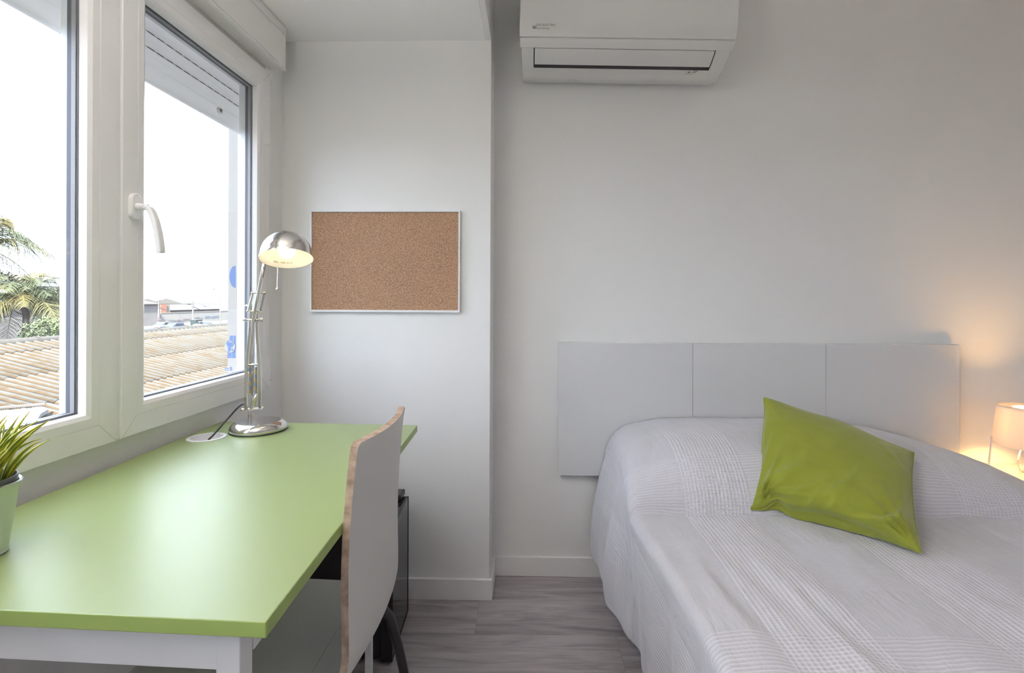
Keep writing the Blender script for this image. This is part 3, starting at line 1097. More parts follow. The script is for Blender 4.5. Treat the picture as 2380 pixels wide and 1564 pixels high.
MB().tube([P(585, 951), P(586, 938), P(587, 925)], [0.006, 0.0048, 0.0035], 10).build('swivel_joint', M['chrome'], lamp, smooth=True)
MB().tube([P(589, 944), P(591, 934), P(595, 922), P(597, 916)], [0.004, 0.0055, 0.0045, 0.002], 8).build('spring_hook', M['brass'], lamp, smooth=True)
# four bent flat bars of the lower arm
for (pts, d) in (([(572, 955), (571.5, 900), (572, 870), (576, 820), (580, 780), (582, 742)], -0.006),
                 ([(604.5, 950), (604.5, 900), (604, 870), (601, 820), (598, 780), (596, 742)], -0.006),
                 ([(581, 850), (583, 800), (587, 742)], 0.012), ([(588, 920), (588, 850), (588.5, 800), (589.5, 742)], 0.014)):
    MB().bar([P(x, y, d) for x, y in pts], 0.0078, 0.0056, (1, 0, 0)).build('arm_bar', M['chrome'], lamp, bevel=0.001, smooth=True)
MB().tube([P(575, 849), P(602, 847)], 0.0028, 10).build('cross_pin', M['brass'], lamp, smooth=True)
for (x0, y0, x1, y1) in ((581.0, 853, 581.5, 914), (594.5, 853, 594.0, 913)):
    MB().tube([P(x0, y0, -0.002), P(x1, y1, -0.002)], 0.0036, 12).build('coil_spring', M['spring'], lamp, smooth=True)
MB().tube([P(568, 743), P(611, 743)], 0.0026, 10).build('elbow_pin', M['brass'], lamp, smooth=True)
for x in (569, 609):
    MB().tube([P(x - 3.4, 743), P(x + 3.4, 743)], 0.0052, 12).build('elbow_knob', M['brass'], lamp, bevel=0.0008, smooth=True)
MB().bar([P(590, 742), P(590, 724)], 0.026, 0.003, (1, 0, 0)).build('elbow_plate', M['chrome'], lamp, bevel=0.001)
# upper arm
MB().bar([P(589, 748, -0.008), P(614.5, 612, -0.03)], 0.0078, 0.0085, (1, 0, 0)).build('upper_arm', M['chrome'], lamp, bevel=0.001)
MB().tube([P(586, 681, -0.014), P(616, 681, -0.014)], 0.0024, 8).sphere(P(586, 681, -0.014), 0.0036, 8, 6).sphere(P(616, 681, -0.014), 0.0036, 8, 6).build('cross_pin', M['brass'], lamp, smooth=True)
MB().tube([P(575, 723, -0.008), P(607, 724, -0.008)], 0.0024, 8).sphere(P(575, 723, -0.008), 0.0036, 8, 6).build('cross_pin', M['brass'], lamp, smooth=True)
MB().tube([P(587, 684, -0.014), P(577.5, 721, -0.008)], 0.0036, 12).build('coil_spring', M['chrome'], lamp, smooth=True)
MB().tube([P(613, 684, -0.014), P(605, 721, -0.008)], 0.0042, 12).build('coil_spring', M['chrome_dull'], lamp, smooth=True)
MB().tube([P(568, 711, 0), P(574, 709, 0), P(579, 713, 0)], [0.001, 0.003, 0.004], 8).build('wing_nut', M['chrome'], lamp, smooth=True)
# dome shade
YSH = YL - 0.065
so_ = px(666, 598, Y=YSH)
view = (so_ - V(0, 0, HC)).normalized()
tocam = V(-view.x, -view.y, 0).normalized()
nd = (V(0, 0, -1) * math.cos(R(19.5)) + tocam * math.sin(R(19.5))).normalized()
ax = -nd
RS = 0.0665
outer, inner = [], []
for i in range(15):
    an = R(90) * i / 14
    outer.append((RS * math.cos(an) ** 0.92 if i < 14 else 0.0001, RS * 1.02 * math.sin(an)))
    inner.append(((RS - 0.0014) * math.cos(an) ** 0.92 if i < 14 else 0.0001, (RS - 0.0014) * 1.02 * math.sin(an)))
MB().lathe([(RS + 0.0012, -0.004), (RS + 0.002, -0.0045), (RS + 0.0022, -0.002), (RS + 0.0005, 0.004)] + [(r, h + 0.004) for r, h in outer[1:]], axis=ax, origin=so_, seg=64).build('shade', M['chrome'], lamp, smooth=True)
MB().lathe([(RS + 0.0012, -0.004), (RS - 0.001, 0.002)] + [(r - 0.0006, h + 0.002) for r, h in inner[1:]], axis=ax, origin=so_, seg=64).build('shade_lining', M['inshade'], lamp, smooth=True)
# bulb
bc = so_ + ax * 0.020
M['bulb'] = emit('lit_bulb', (1.0, 0.82, 0.56), 2.4)
MB().sphere(bc, 0.0225, 24, 14).build('bulb', M['bulb'], lamp, smooth=True)
MB().tube([bc + ax * 0.018, bc + ax * 0.044], [0.016, 0.015], 20).build('bulb_socket', M['inshade'], lamp, smooth=True)
# rating label on the far inside wall
e1 = V(0, 0, 1).cross(ax)
e1 = (ax.cross(tocam)).normalized()
if e1.x < 0:
    e1 = -e1
far = -tocam
far = (far - ax * far.dot(ax)).normalized()
lab = MB()
for k in range(8):
    pass
lp0 = so_ + far * (RS - 0.007) + ax * 0.007 - e1 * 0.036
ydir = (ax + (-far) * 0.22).normalized()
for i, ch in enumerate('MAX 40W E14'):
    if ch == ' ':
        continue
    an = R(-24) + R(42) * i / 10 - R(6)
    rad = RS - 0.0055
    p = so_ + far * rad * math.cos(an) + e1 * rad * math.sin(an) + ax * 0.0075
    xd = (e1 * math.cos(an) - far * math.sin(an))
    text_mesh('rating_letter', ch, 0.0068, p, xd, ydir, M['print'], lamp, extrude=0.0001, align='CENTER')
# pull rod
q0 = px(646.5, 622, Y=YSH + 0.055)
q1 = px(645, 672, Y=YSH + 0.055)
MB().tube([q0, q1], 0.0020, 10).build('rod', M['chrome'], lamp, smooth=True)
MB().sphere(q1, 0.0048, 12, 8).build('rod_knob', M['brass'], lamp, smooth=True)
MB().tube([px(612, 625, Y=YL - 0.03), px(618, 606, Y=YL - 0.028), px(632, 590, Y=YSH + 0.05)], 0.004, 8).build('shade_bracket', M['chrome'], lamp, smooth=True)
# cable into the grommet
cpts = [P(574, 938, 0.012), P(562, 940, 0.008), P(549, 951, 0.004), P(534, 968, -0.004), px(514, 990, Y=(YL + gc.y) / 2), px(495, 1012, Y=gc.y + 0.008)]
cpts.append(Vector((gc.x + 0.006, gc.y, ZD - 0.004)))
cpts.append(Vector((gc.x - 0.006, gc.y - 0.004, ZD - 0.024)))
def smooth_path(pts, n=8):
    out = []
    P_ = [pts[0]] + list(pts) + [pts[-1]]
    for i in range(1, len(P_) - 2):
        a, b, c, d = P_[i - 1], P_[i], P_[i + 1], P_[i + 2]
        for k in range(n):
            t = k / n
            out.append(0.5 * ((2 * b) + (c - a) * t + (2 * a - 5 * b + 4 * c - d) * t * t + (3 * b - a - 3 * c + d) * t ** 3))
    out.append(pts[-1])
    return out
MB().tube(smooth_path([Vector(p) for p in cpts], 6), 0.0026, 8).build('power_cable', M['cordblack'], lamp, smooth=True)

# ------------------------------------------------------------------ potted grass at the left edge of the desk
pc = px(-50, 1292, Z=ZD)
pl = thing('potted_grass', (pc.x, pc.y, ZD), 'artificial yellow green grass in a small zinc pot on the green desk', 'plant')
HP = 0.104
rt, rb_ = 0.0435, 0.031
MB().lathe([(0.001, 0.0005), (rb_, 0.0005), (rb_ + 0.0012, 0.003), (rb_ + 0.0002, 0.0055), (rt, HP - 0.004), (rt + 0.0025, HP - 0.0035), (rt + 0.003, HP - 0.0015), (rt + 0.001, HP), (rt - 0.0018, HP - 0.001), (rt - 0.003, HP - 0.02)], origin=pc, seg=40).build('zinc_pot', M['zinc'], pl, smooth=True)
MB().lathe([(rt - 0.006, 0.085), (rt - 0.0025, HP - 0.002), (rt - 0.0022, HP + 0.007), (rt - 0.0038, HP + 0.0075), (rt - 0.006, HP - 0.008), (0.001, HP - 0.010)], origin=pc, seg=40).build('inner_pot', M['potin'], pl, smooth=True)


def blade(mb_name, base_p, tip, bend, wdt, seg=9):
    a, b = Vector(base_p), Vector(tip)
    mid = (a + b) / 2 + Vector(bend)
    side = (b - a).cross(Vector((0, 1, 0.3)))
    side = side.normalized() if side.length > 1e-6 else Vector((1, 0, 0))
    n2 = (b - a).cross(side).normalized()
    vs, fs, uvs = [], [], []
    for i in range(seg + 1):
        t = i / seg
        p = a * (1 - t) ** 2 + mid * 2 * t * (1 - t) + b * t * t
        wd = wdt * (0.55 + 0.9 * math.sin(math.pi * min(1, t * 1.05) ** 0.8)) * (1 - t) ** 0.45 + 0.0002
        vs += [p - side * wd, p + n2 * wd * 0.35, p + side * wd]
        uvs += [(1.0, t), (0.15 + 0.5 * t, t), (1.0, t)]
    for i in range(seg):
        k = i * 3
        fs += [(k, k + 1, k + 4, k + 3), (k + 1, k + 2, k + 5, k + 4)]
    me = bpy.data.meshes.new('blade')
    me.from_pydata([tuple(v) for v in vs], [], fs)
    me.materials.append(M['blade'])
    ul = me.uv_layers.new(name='UVMap')
    for lo in me.loops:
        ul.data[lo.index].uv = uvs[lo.vertex_index]
    for p in me.polygons:
        p.use_smooth = True
    ob = bpy.data.objects.new('blade', me)
    C.objects.link(ob)
    ob.parent = pl
    ob.location = -pl.location
    sol = ob.modifiers.new('thick', 'SOLIDIFY')
    sol.thickness = 0.0006
    return ob


tips = [(70, 955), (45, 966), (117, 976), (88, 978), (98, 1018), (64, 983), (16, 966), (10, 985), (28, 1000), (48, 1012), (75, 1008), (-20, 950), (-45, 940), (-70, 960), (-100, 975), (-130, 1000), (-5, 1010), (8, 1063), (35, 980), (60, 1030)]
for i, (tx, ty) in enumerate(tips):
    yy = pc.y + random.uniform(-0.02, 0.03)
    an = random.uniform(0, 6.28)
    rr = random.uniform(0.002, 0.022)
    bp_ = V(pc.x + rr * math.cos(an), pc.y + rr * math.sin(an), ZD + HP - 0.012)
    tp = px(tx, ty, Y=yy)
    blade('b', bp_, tp, ((bp_.x - tp.x) * 0.15 * 1.4 + random.uniform(-0.006, 0.006), random.uniform(-0.008, 0.008), 0.012 + random.uniform(0, 0.012)), random.uniform(0.0022, 0.0034))
for i in range(34):
    an = random.uniform(0, 6.28)
    rr = random.uniform(0.0, 0.026)
    bp_ = V(pc.x + rr * math.cos(an), pc.y + rr * math.sin(an), ZD + HP - 0.012)
    a2 = an + random.uniform(-0.6, 0.6)
    sp_ = random.uniform(0.01, 0.075)
    tp = V(pc.x + (rr + sp_) * math.cos(a2), pc.y + (rr + sp_) * math.sin(a2), ZD + HP + random.uniform(0.06, 0.115) - sp_ * 0.35)
    blade('b', bp_, tp, (math.cos(a2) * -0.006, math.sin(a2) * -0.006, 0.02), random.uniform(0.0022, 0.0036))

# ------------------------------------------------------------------ chair
ch = thing('chair', (-0.50, 1.0, 0), 'white laminated plywood chair with black tube legs pushed under the desk', 'chair')
CYN, CYF = 0.845, 1.155
cyc = (CYN + CYF) / 2
hwc = (CYF - CYN) / 2
zs_ = [0.892, 0.86, 0.80, 0.74, 0.68, 0.62, 0.565, 0.525, 0.497, 0.478, 0.466, 0.460]
xs_ = [-0.2935, -0.298, -0.3035, -0.3075, -0.3095, -0.3095, -0.3085, -0.3095, -0.318, -0.335, -0.358, -0.390]


def shell(prof, halfw_fn, name, parent, thick=0.0125, nu=25, curve=0.014, curve_fn=None):
    """moulded sheet: prof = list of (x,z) along its length, width along Y"""
    n = len(prof)
    G = np.zeros((nu, n, 3))
    T = np.zeros((nu, n, 3))
    for j, (x, z) in enumerate(prof):
        a = prof[max(j - 1, 0)]
        b = prof[min(j + 1, n - 1)]
        tx, tz = b[0] - a[0], b[1] - a[1]
        L = math.hypot(tx, tz)
        nx, nz = -tz / L, tx / L            # normal
        if j == 0 or nx < 0:
            pass
        hw = halfw_fn(j / (n - 1))
        cf = curve if curve_fn is None else curve_fn(j / (n - 1))
        for i in range(nu):
            s = -1 + 2 * i / (nu - 1)
            # rounded outline: ends of the sheet are shortened near the corners by the width function
            off = cf * (1 - s * s)
            G[i, j] = (x + nx * off, cyc + s * hw, z + nz * off)
            T[i, j] = (nx, 0, nz)
    mb = MB()
    vs = [tuple(p) for p in (G + T * thick / 2).reshape(-1, 3)] + [tuple(p) for p in (G - T * thick / 2).reshape(-1, 3)]
    N = nu * n
    fs, mi, uvs = [], [], []
    for i in range(nu - 1):
        for j in range(n - 1):
            a = i * n + j
            fs.append((a, a + 1, a + n + 1, a + n)); mi.append(0)
            fs.append((N + a, N + a + n, N + a + n + 1, N + a + 1)); mi.append(0)
    edge = [(0 * n + j, 0 * n + j + 1) for j in range(n - 1)] + [((nu - 1) * n + j + 1, (nu - 1) * n + j) for j in range(n - 1)]
    edge += [((i + 1) * n, i * n) for i in range(nu - 1)] + [(i * n + n - 1, (i + 1) * n + n - 1) for i in range(nu - 1)]
    for (a, b) in edge:
        fs.append((a, N + a, N + b, b)); mi.append(1)
    me = bpy.data.meshes.new(name)
    me.from_pydata(vs, [], fs)
    me.materials.append(M['chair'])
    me.materials.append(M['ply'])
    ul = me.uv_layers.new(name='UVMap')
    for p in me.polygons:
        p.material_index = mi[p.index]
        p.use_smooth = True
        for li in p.loop_indices:
            vi = me.loops[li].vertex_index
            ul.data[li].uv = (0.0 if vi < N else 1.0, 0.0)
    bm = bmesh.new(); bm.from_mesh(me)
    bmesh.ops.recalc_face_normals(bm, faces=bm.faces)
    bm.to_mesh(me); bm.free()
    me.set_sharp_from_angle(angle=R(50))
    ob = bpy.data.objects.new(name, me)
    C.objects.link(ob)
    ob.parent = parent
    ob.location = -parent.location
    return ob


def cr(pts, n=5):
    return [(p.x, p.z) for p in smooth_path([V(x, 0, z) for x, z in pts], n)]


backp = cr(list(zip(xs_, zs_)), 4)
# top end: extra rows for the rounded corners
def hw_back(f):
    top = min(1, f / 0.035)
    return hwc * (0.93 + 0.07 * math.sqrt(max(0, 1 - (1 - top) ** 2))) + 0.045 * max(0, (f - 0.62) / 0.38) ** 1.5


shell(backp, hw_back, 'backrest', ch, curve_fn=lambda f: 0.016 * (1 - max(0, (f - 0.6) / 0.4)))
seatp = cr([(-0.391, 0.460), (-0.43, 0.457), (-0.50, 0.455), (-0.58, 0.457), (-0.66, 0.462), (-0.71, 0.456), (-0.735, 0.440)], 4)
shell(seatp, lambda f: (hwc + 0.045) + 0.022 * math.sin(math.pi * min(1, f * 1.2)) - 0.03 * max(0, (f - 0.85) / 0.15) ** 2, 'seat', ch, curve=0.0)
for s in (-1, 1):
    yo = cyc + s * 0.150
    yb = cyc + s * 0.185
    MB().tube(smooth_path([V(-0.60, yo - s * 0.02, 0.438), V(-0.45, yo - s * 0.005, 0.438), V(-0.36, yo, 0.442), V(-0.327, yo + s * 0.004, 0.424), V(-0.314, yo + s * 0.01, 0.385), V(-0.292, yb, 0.25), V(-0.262, yb + s * 0.01, 0.012)], 6), 0.0105, 14).build('leg', M['black'], ch, smooth=True)
    MB().tube(smooth_path([V(-0.56, yo - s * 0.035, 0.438), V(-0.66, yo - s * 0.02, 0.436), V(-0.70, yo, 0.42), V(-0.715, yo + s * 0.01, 0.38), V(-0.74, yb, 0.012)], 6), 0.0105, 14).build('leg', M['black'], ch, smooth=True)
    for xx in (-0.262, -0.74):
        yy = yb + (s * 0.01 if xx > -0.5 else 0)
        MB().tube([V(xx, yy, 0.0005), V(xx, yy, 0.016)], 0.0135, 12).build('foot_cap', M['rubber'], ch, smooth=True)
MB().tube([V(-0.585, cyc - 0.14, 0.436), V(-0.585, cyc + 0.14, 0.436)], 0.009, 10).build('cross_bar', M['black'], ch, smooth=True)

# ------------------------------------------------------------------ small black fridge beyond the desk
fa, fb = px(948, 1425, Z=0), px(911, 1546, Z=0)
fr = thing('mini_fridge', (-0.65, 1.74, 0), 'small black fridge with a glossy glass door beyond the desk', 'fridge')
HF = px(948, 1154, Y=fa.y).z
dF = (fb - fa).normalized()
nF = Vector((-dF.y, dF.x, 0))
if nF.x > 0:
    nF = -nF
def fq(a, b, z):
    p = fa + dF * a + nF * b
    return Vector((p.x, p.y, z))
LF = (fb - fa).length
MB().prism([fq(0.004, 0.036, 0.02), fq(LF - 0.003, 0.036, 0.02), fq(LF - 0.003, 0.42, 0.02), fq(0.004, 0.42, 0.02)], (0, 0, HF - 0.024)).build('cabinet_body', M['fridge'], fr, bevel=0.003)
MB().prism([fq(0, 0, 0.012), fq(LF, 0, 0.012), fq(LF, 0.033, 0.012), fq(0, 0.033, 0.012)], (0, 0, HF - 0.012)).build('door', M['fridgedoor'], fr, bevel=0.0015)
for (a, b, z0, z1) in ((-0.0012, 0.0055, 0.011, HF + 0.0006), (LF - 0.0055, LF + 0.0012, 0.011, HF + 0.0006)):
    MB().prism([fq(a, -0.0012, z0), fq(b, -0.0012, z0), fq(b, 0.034, z0), fq(a, 0.034, z0)], (0, 0, z1 - z0)).build('door_edge', M['rubber'], fr)
MB().prism([fq(0, -0.0012, 0.010), fq(LF, -0.0012, 0.010), fq(LF, 0.033, 0.010), fq(0, 0.033, 0.010)], (0, 0, 0.006)).build('door_edge', M['rubber'], fr)
for (a, b) in ((0.04, 0.07), (LF - 0.04, 0.07), (0.04, 0.38), (LF - 0.04, 0.38)):
    c = fq(a, b, 0.0005)
    MB().lathe([(0.001, 0), (0.014, 0), (0.014, 0.02), (0.001, 0.02)], origin=c, seg=14).build('foot', M['rubber'], fr)
ctrl = px(931, 1160, Z=HF)
tvb = thing('black_box_device', (ctrl.x, ctrl.y, HF), 'small flat black device lying on top of the black fridge', 'device')
MB().box(ctrl.x - 0.085, ctrl.x + 0.006, ctrl.y - 0.02, ctrl.y + 0.045, HF + 0.0008, HF + 0.021).build('housing', M['black'], tvb, bevel=0.005, seg=3)
MB().box(ctrl.x - 0.07, ctrl.x - 0.01, ctrl.y - 0.0212, ctrl.y - 0.02, HF + 0.006, HF + 0.012).build('front_strip', M['acdark'], tvb)

# ------------------------------------------------------------------ air conditioner
ac = thing('air_conditioner', (0.35, Y1, 2.0), 'white wall mounted air conditioner above the headboard', 'air conditioner')
PA = [(1650, 199), (1667, 191), (1676, 176), (1685, 160), (1697, 130), (1706, 98), (1710, 60), (1711, 20)]
xa0, xa1 = px(1209, 100, Y=1.85).x, px(1650, 199, Y=Y1 - 0.005).x
prof = []
for (x, y) in PA:
    # depth where the right end plane X=xa1 is seen at this pixel
    p = px(x, y, X=xa1)
    prof.append((min(p.y, Y1 - 0.002), p.z))
Ytop = prof[-1][0]
prof += [(Ytop + 0.002, prof[-1][1] + 0.06), (Ytop + 0.02, prof[-1][1] + 0.12), (Ytop + 0.06, prof[-1][1] + 0.15), (Y1 - 0.002, prof[-1][1] + 0.155)]
acp = prof
piv = Vector((xa1, 1.9, px(1650, 199, Y=Y1).z))
TILT = R(1.35)
def acr(p):
    d = Vector(p) - piv
    return piv + Vector((d.x * math.cos(TILT) + d.z * math.sin(TILT), d.y, -d.x * math.sin(TILT) + d.z * math.cos(TILT)))


def ac_at(t):
    """point on the profile (y,z) with outward normal; t in index units"""
    i = min(int(t), len(acp) - 2)
    f = t - i
    y = acp[i][0] * (1 - f) + acp[i + 1][0] * f
    z = acp[i][1] * (1 - f) + acp[i + 1][1] * f
    dy, dz = acp[i + 1][0] - acp[i][0], acp[i + 1][1] - acp[i][1]
    L = math.hypot(dy, dz)
    return y, z, -dz / L, dy / L


def ac_strip(name, t0, t1, x0, x1, off, thick, mt, n=14, parent=None, taper=0.0, bev=0.001):
    vs, fs = [], []
    for i in range(n + 1):
        t = t0 + (t1 - t0) * i / n
        y, z, ny, nz = ac_at(t)
        tp = taper * (1 - i / n)
        for (o_, x) in ((off, x0 + tp), (off, x1 - tp), (off - thick, x1 - tp), (off - thick, x0 + tp)):
            vs.append(acr((x, y + ny * o_, z + nz * o_)))
    for i in range(n):
        a = i * 4
        for k in range(4):
            l = (k + 1) % 4
            fs.append((a + k, a + l, a + 4 + l, a + 4 + k))
    fs += [(3, 2, 1, 0), (n * 4, n * 4 + 1, n * 4 + 2, n * 4 + 3)]
    mb = MB().add(vs, fs)
    return mb.build(name, mt, parent or ac, smooth=True, bevel=bev)


def smooth_prof(pr, n=4):
    return [(p.x, p.y) for p in smooth_path([V(a, b, 0) for a, b in pr], n)]


acp = smooth_prof(prof, 4)
NN = 4
full = [(xa0, y, z) for (y, z) in acp]
MB().prism([acr((xa0 + 0.004, y, z)) for (y, z) in acp], acr((xa1 - 0.004, 0, 0)) - acr((xa0 + 0.004, 0, 0))).build('housing', M['acwhite'], ac, smooth=True, bevel=0.003)
# front panel: from the seam up, slightly proud
ac_strip('front_panel', 5.15 * NN, 8.3 * NN, xa0 - 0.004, xa1 + 0.004, 0.005, 0.006, M['acgloss'], parent=ac, bev=0.002)
ac_strip('panel_lip', 4.42 * NN, 5.1 * NN, xa0 - 0.002, xa1 + 0.002, 0.005, 0.007, M['acwhite'], parent=ac, bev=0.002)
xl0, xl1 = px(1240, 130, Y=1.87).x, px(1660, 140, Y=1.90).x
ac_strip('air_slot', 2.80 * NN, 4.40 * NN, xl0, xl1, 0.0012, 0.003, M['acdark'], parent=ac, taper=0.0, bev=0)
ac_strip('louver', 3.18 * NN, 4.39 * NN, xl0 + 0.004, xl1 - 0.004, 0.004, 0.003, M['acwhite'], parent=ac, taper=0.0, bev=0.0012)
for xx in (1345, 1527):
    c = px(xx, 196, Y=acp[2][0])
    y, z, ny, nz = ac_at(0.9 * NN)
    ac_strip('clip', 0.55 * NN, 0.95 * NN, px(xx - 6, 196, Y=1.98).x, px(xx + 6, 196, Y=1.98).x, 0.004, 0.005, M['acwhite'], n=3, parent=ac, bev=0.001)


def ac_text(body, size, x_, t, mt, name, **kw):
    y, z, ny, nz = ac_at(t)
    p = acr((x_, y + ny * 0.0056, z + nz * 0.0056))
    i = min(int(t), len(acp) - 2)
    ty = V(0, acp[i + 1][0] - acp[i][0], acp[i + 1][1] - acp[i][1])
    return text_mesh(name, body, size, p, acr((1, 0, 0)) - acr((0, 0, 0)), ty, mt, ac, extrude=0.0002, **kw)


lx = px(1246, 76, Y=1.84).x
ac_text('EAS ELECTRIC', 0.0098, lx, 5.80 * NN, M['print'], 'printed_name', space=1.12)
ac_text('Smart Technology', 0.0062, lx, 5.62 * NN, M['print'], 'printed_motto', shear=0.3)
y, z, ny, nz = ac_at(5.74 * NN)
c0 = acr((lx - 0.0075, y + ny * 0.0056, z + nz * 0.0056))
ring = MB()
for rr_, a0_, a1_ in ((0.0062, -250, 70), (0.0030, -240, 60)):
    ring.tube([c0 + V(math.cos(R(a)) * rr_, 0, math.sin(R(a)) * rr_) for a in np.linspace(a0_, a1_, 24)], 0.0007, 5)
ring.build('round_emblem', M['print'], ac)
ys_, zs0, ny, nz = ac_at(2.35 * NN)
def sticker(xpx, tt, wd, hgt, name):
    y, z, ny, nz = ac_at(tt)
    i = min(int(tt), len(acp) - 2)
    ty = V(0, acp[i + 1][0] - acp[i][0], acp[i + 1][1] - acp[i][1]).normalized()
    p = acr((px(xpx, 170, Y=1.9).x, y + ny * 0.0004, z + nz * 0.0004))
    e = V(wd, 0, 0)
    return MB().prism([p, p + e, p + e + ty * hgt, p + ty * hgt], (0, ny * 0.0004, nz * 0.0004)).build(name, M['print'], ac)
sticker(1624, 2.62 * NN, 0.018, 0.0034, 'sticker_print')
sticker(1622, 2.40 * NN, 0.018, 0.0026, 'sticker_print')
sticker(1612, 2.42 * NN, 0.010, 0.006, 'sticker_print')
sticker(1608, 2.16 * NN, 0.030, 0.0012, 'sticker_print')

# ------------------------------------------------------------------ headboard of three panels
hbl = px(1297, 950, Y=Y1 - 0.03)
hbr = px(2230, 950, Y=Y1 - 0.03)
zt_ = px(1760, 798.5, Y=Y1 - 0.03).z
zb_ = px(1340, 1105, Y=Y1 - 0.03).z
hd = thing('headboard', ((hbl.x + hbr.x) / 2, Y1, zb_), 'wall mounted headboard of three square glossy white panels behind the bed', 'headboard')
xj = [hbl.x, px(1610, 900, Y=Y1 - 0.03).x, px(1919, 900, Y=Y1 - 0.03).x, hbr.x]
for a, b in zip(xj[:-1], xj[1:]):
    MB().box(a + 0.0006, b - 0.0006, Y1 - 0.032, Y1 - 0.010, zb_, zt_).build('panel', M['headboard'], hd, bevel=0.0012)
MB().box(xj[0] + 0.01, xj[3] - 0.01, Y1 - 0.0095, Y1 - 0.0005, zb_ + 0.01, zt_ - 0.006).build('backing', M['nightstand'], hd)

# ------------------------------------------------------------------ bed, cover
Z0 = 0.50
BX0, BX1 = 0.325, 1.685
BY0, BY1 = 0.10, 2.082
bed = thing('bed', ((BX0 + BX1) / 2, 1.1, 0), 'double bed under a white cover with its base against the headboard wall', 'bed')
MB().box(BX0 + 0.03, BX1 - 0.03, BY0 + 0.03, BY1 - 0.012, 0.30, Z0 - 0.02).build('mattress', M['mattress'], bed, bevel=0.03, seg=3)
MB().box(BX0 + 0.04, BX1 - 0.04, BY0 + 0.04, BY1 - 0.012, 0.18, 0.298).build('bed_base', M['mattress'], bed, bevel=0.01)
for (a, b) in ((BX0 + 0.1, BY0 + 0.1), (BX1 - 0.1, BY0 + 0.1), (BX0 + 0.1, BY1 - 0.1), (BX1 - 0.1, BY1 - 0.1)):
    MB().tube([V(a, b, 0.0005), V(a, b, 0.181)], 0.02, 14).build('leg', M['black'], bed, smooth=True)
pil = MB()
pg = []
for i in range(20):
    an = 2 * math.pi * i / 20
    pg.append((0.47, 1.82 + 0.17 * math.cos(an), 0.555 + 0.065 * math.sin(an)))
tag(pil.prism(pg, (0.98, 0, 0)).build('bolster_pillow', M['nightstand'], bevel=0.03, seg=3), 'long pillow hidden beneath the white cover at the head of the bed', 'pillow')

RX = [0.20, 0.33, 0.44, 0.50, 0.71, 1.10, 1.326, 1.45, 1.526, 1.60, 1.655, 1.70, 1.9]
RZ = [0.545, 0.62, 0.662, 0.675, 0.682, 0.680, 0.646, 0.614, 0.584, 0.548, 0.513, 0.500, 0.500]
def top_h(x, y):
    rz = interp(x, RX, RZ) - Z0
    t = (y - 1.535) / 0.235
    if t <= 0:
        g = 0.0
    elif t < 1:
        g = math.sqrt(1 - (1 - t) ** 2) * 0.92 + 0.08 * t
    else:
        g = 1.0 - 0.10 * min(1, (y - 1.77) / 0.3) ** 2
    return Z0 + rz * g


def pill(y):
    t = (y - 1.535) / 0.235
    return max(0.0, min(1.0, t))


def edge_x(y):
    return interp(y, [0.0, 0.95, 1.2, 1.45, 1.56, 1.70, 1.85, 2.0, 2.08], [0.325, 0.325, 0.312, 0.290, 0.285, 0.285, 0.288, 0.290, 0.290])


def hem_x(y):
    return interp(y, [0.0, 1.0, 1.38, 1.64, 1.80, 1.87, 1.95, 2.02, 2.08], [0.318, 0.318, 0.312, 0.276, 0.258, 0.252, 0.232, 0.222, 0.219])


nT, nS = 190, 54
vy = np.concatenate([np.linspace(0.10, 1.5, 170), np.linspace(1.505, 1.80, 70), np.linspace(1.805, 2.082, 40)])
